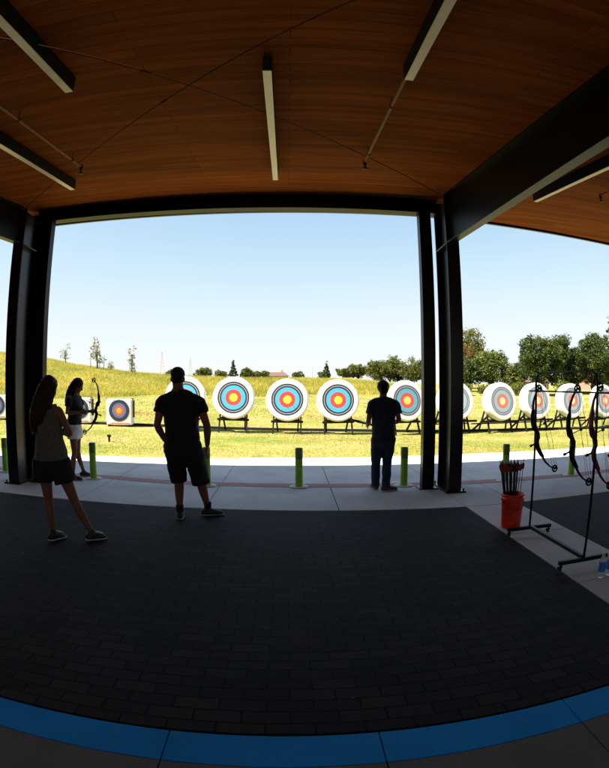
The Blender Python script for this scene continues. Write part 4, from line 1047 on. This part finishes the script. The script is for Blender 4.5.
def pole(x, y, zt, lab):
    o = empty('utility_pole', (x, y, G(x, y) - .2), 0, lab, 'utility pole', 'utility poles beyond the field'); H = zt - G(x, y)
    MB().tube([(0, 0, 0), (0, 0, H)], [.11, .07], 8).build('post', MASTG, o); MB().box(-.7, .7, -.05, .05, H * .88, H * .88 + .1).build('crossarm', MASTG, o)
pole(2.5, 122, 6.4, 'thin utility pole rising over the lone distant bush'); pole(6.0, 126, 6.2, 'thin utility pole between the lone distant bush and the conifer')

# ------------------------------------------------------------------ light, sky, camera
EL, AZ = R(54), R(20)
sunv = V((-math.cos(AZ) * math.cos(EL), -math.sin(AZ) * math.cos(EL), math.sin(EL)))
ld = bpy.data.lights.new('sun', 'SUN'); ld.energy = 4.0; ld.angle = R(.5); ld.color = (1, .95, .86)
lo = bpy.data.objects.new('sun', ld); COL.objects.link(lo); lo.rotation_euler = (-sunv).to_track_quat('-Z', 'Y').to_euler(); lo.location = (-20, -5, 30)
w = bpy.data.worlds.new('World'); scene.world = w; w.use_nodes = True; nt = w.node_tree
sky = nt.nodes.new('ShaderNodeTexSky'); sky.sky_type = 'NISHITA'; sky.sun_disc = False; sky.sun_elevation = EL
sky.sun_rotation = math.atan2(sunv.x, sunv.y)
sky.air_density = 1.0; sky.dust_density = .5; sky.ozone_density = 1.0; sky.altitude = 200
bg = nt.nodes['Background']; bg.inputs['Strength'].default_value = .075
# sky tone adjustment: soft shoulder on the sky radiance so the horizon stays pale instead of burning out
def vm(op, a, b):
    n = nt.nodes.new('ShaderNodeVectorMath'); n.operation = op
    for i, q in enumerate((a, b)):
        if isinstance(q, tuple): n.inputs[i].default_value = q
        elif q is not None: nt.links.new(q, n.inputs[i])
    return n.outputs[0]
K = (3.25, 3.35, 3.5)
u = vm('DIVIDE', sky.outputs[0], K); u3 = vm('MULTIPLY', vm('MULTIPLY', u, u), u)
den = vm('POWER', vm('ADD', u3, (1, 1, 1)), (1 / 3, 1 / 3, 1 / 3))
nt.links.new(vm('DIVIDE', sky.outputs[0], den), bg.inputs['Color'])

cam = bpy.data.cameras.new('camera'); co = bpy.data.objects.new('camera', cam); COL.objects.link(co); scene.camera = co
co.location = (0, 0, 1.6); co.rotation_euler = (R(90), 0, R(-1.9))
cam.type = 'PANO'; cam.sensor_fit = 'VERTICAL'; cam.sensor_height = 24.0; cam.sensor_width = 24.0 * 609 / 768
cam.clip_start = .05; cam.clip_end = 5000
tgt = cam if hasattr(cam, 'panorama_type') else cam.cycles
tgt.panorama_type = 'FISHEYE_EQUISOLID'; tgt.fisheye_lens = 16.0; tgt.fisheye_fov = math.pi
scene.render.engine = 'CYCLES'
scene.cycles.max_bounces = 8; scene.cycles.diffuse_bounces = 5; scene.cycles.use_denoising = True
try: scene.cycles.denoiser = 'OPENIMAGEDENOISE'
except Exception: pass
vs = scene.view_settings; vs.view_transform = 'Standard'; vs.look = 'None'; vs.gamma = 1; vs.use_curve_mapping = False; vs.exposure = 2.05
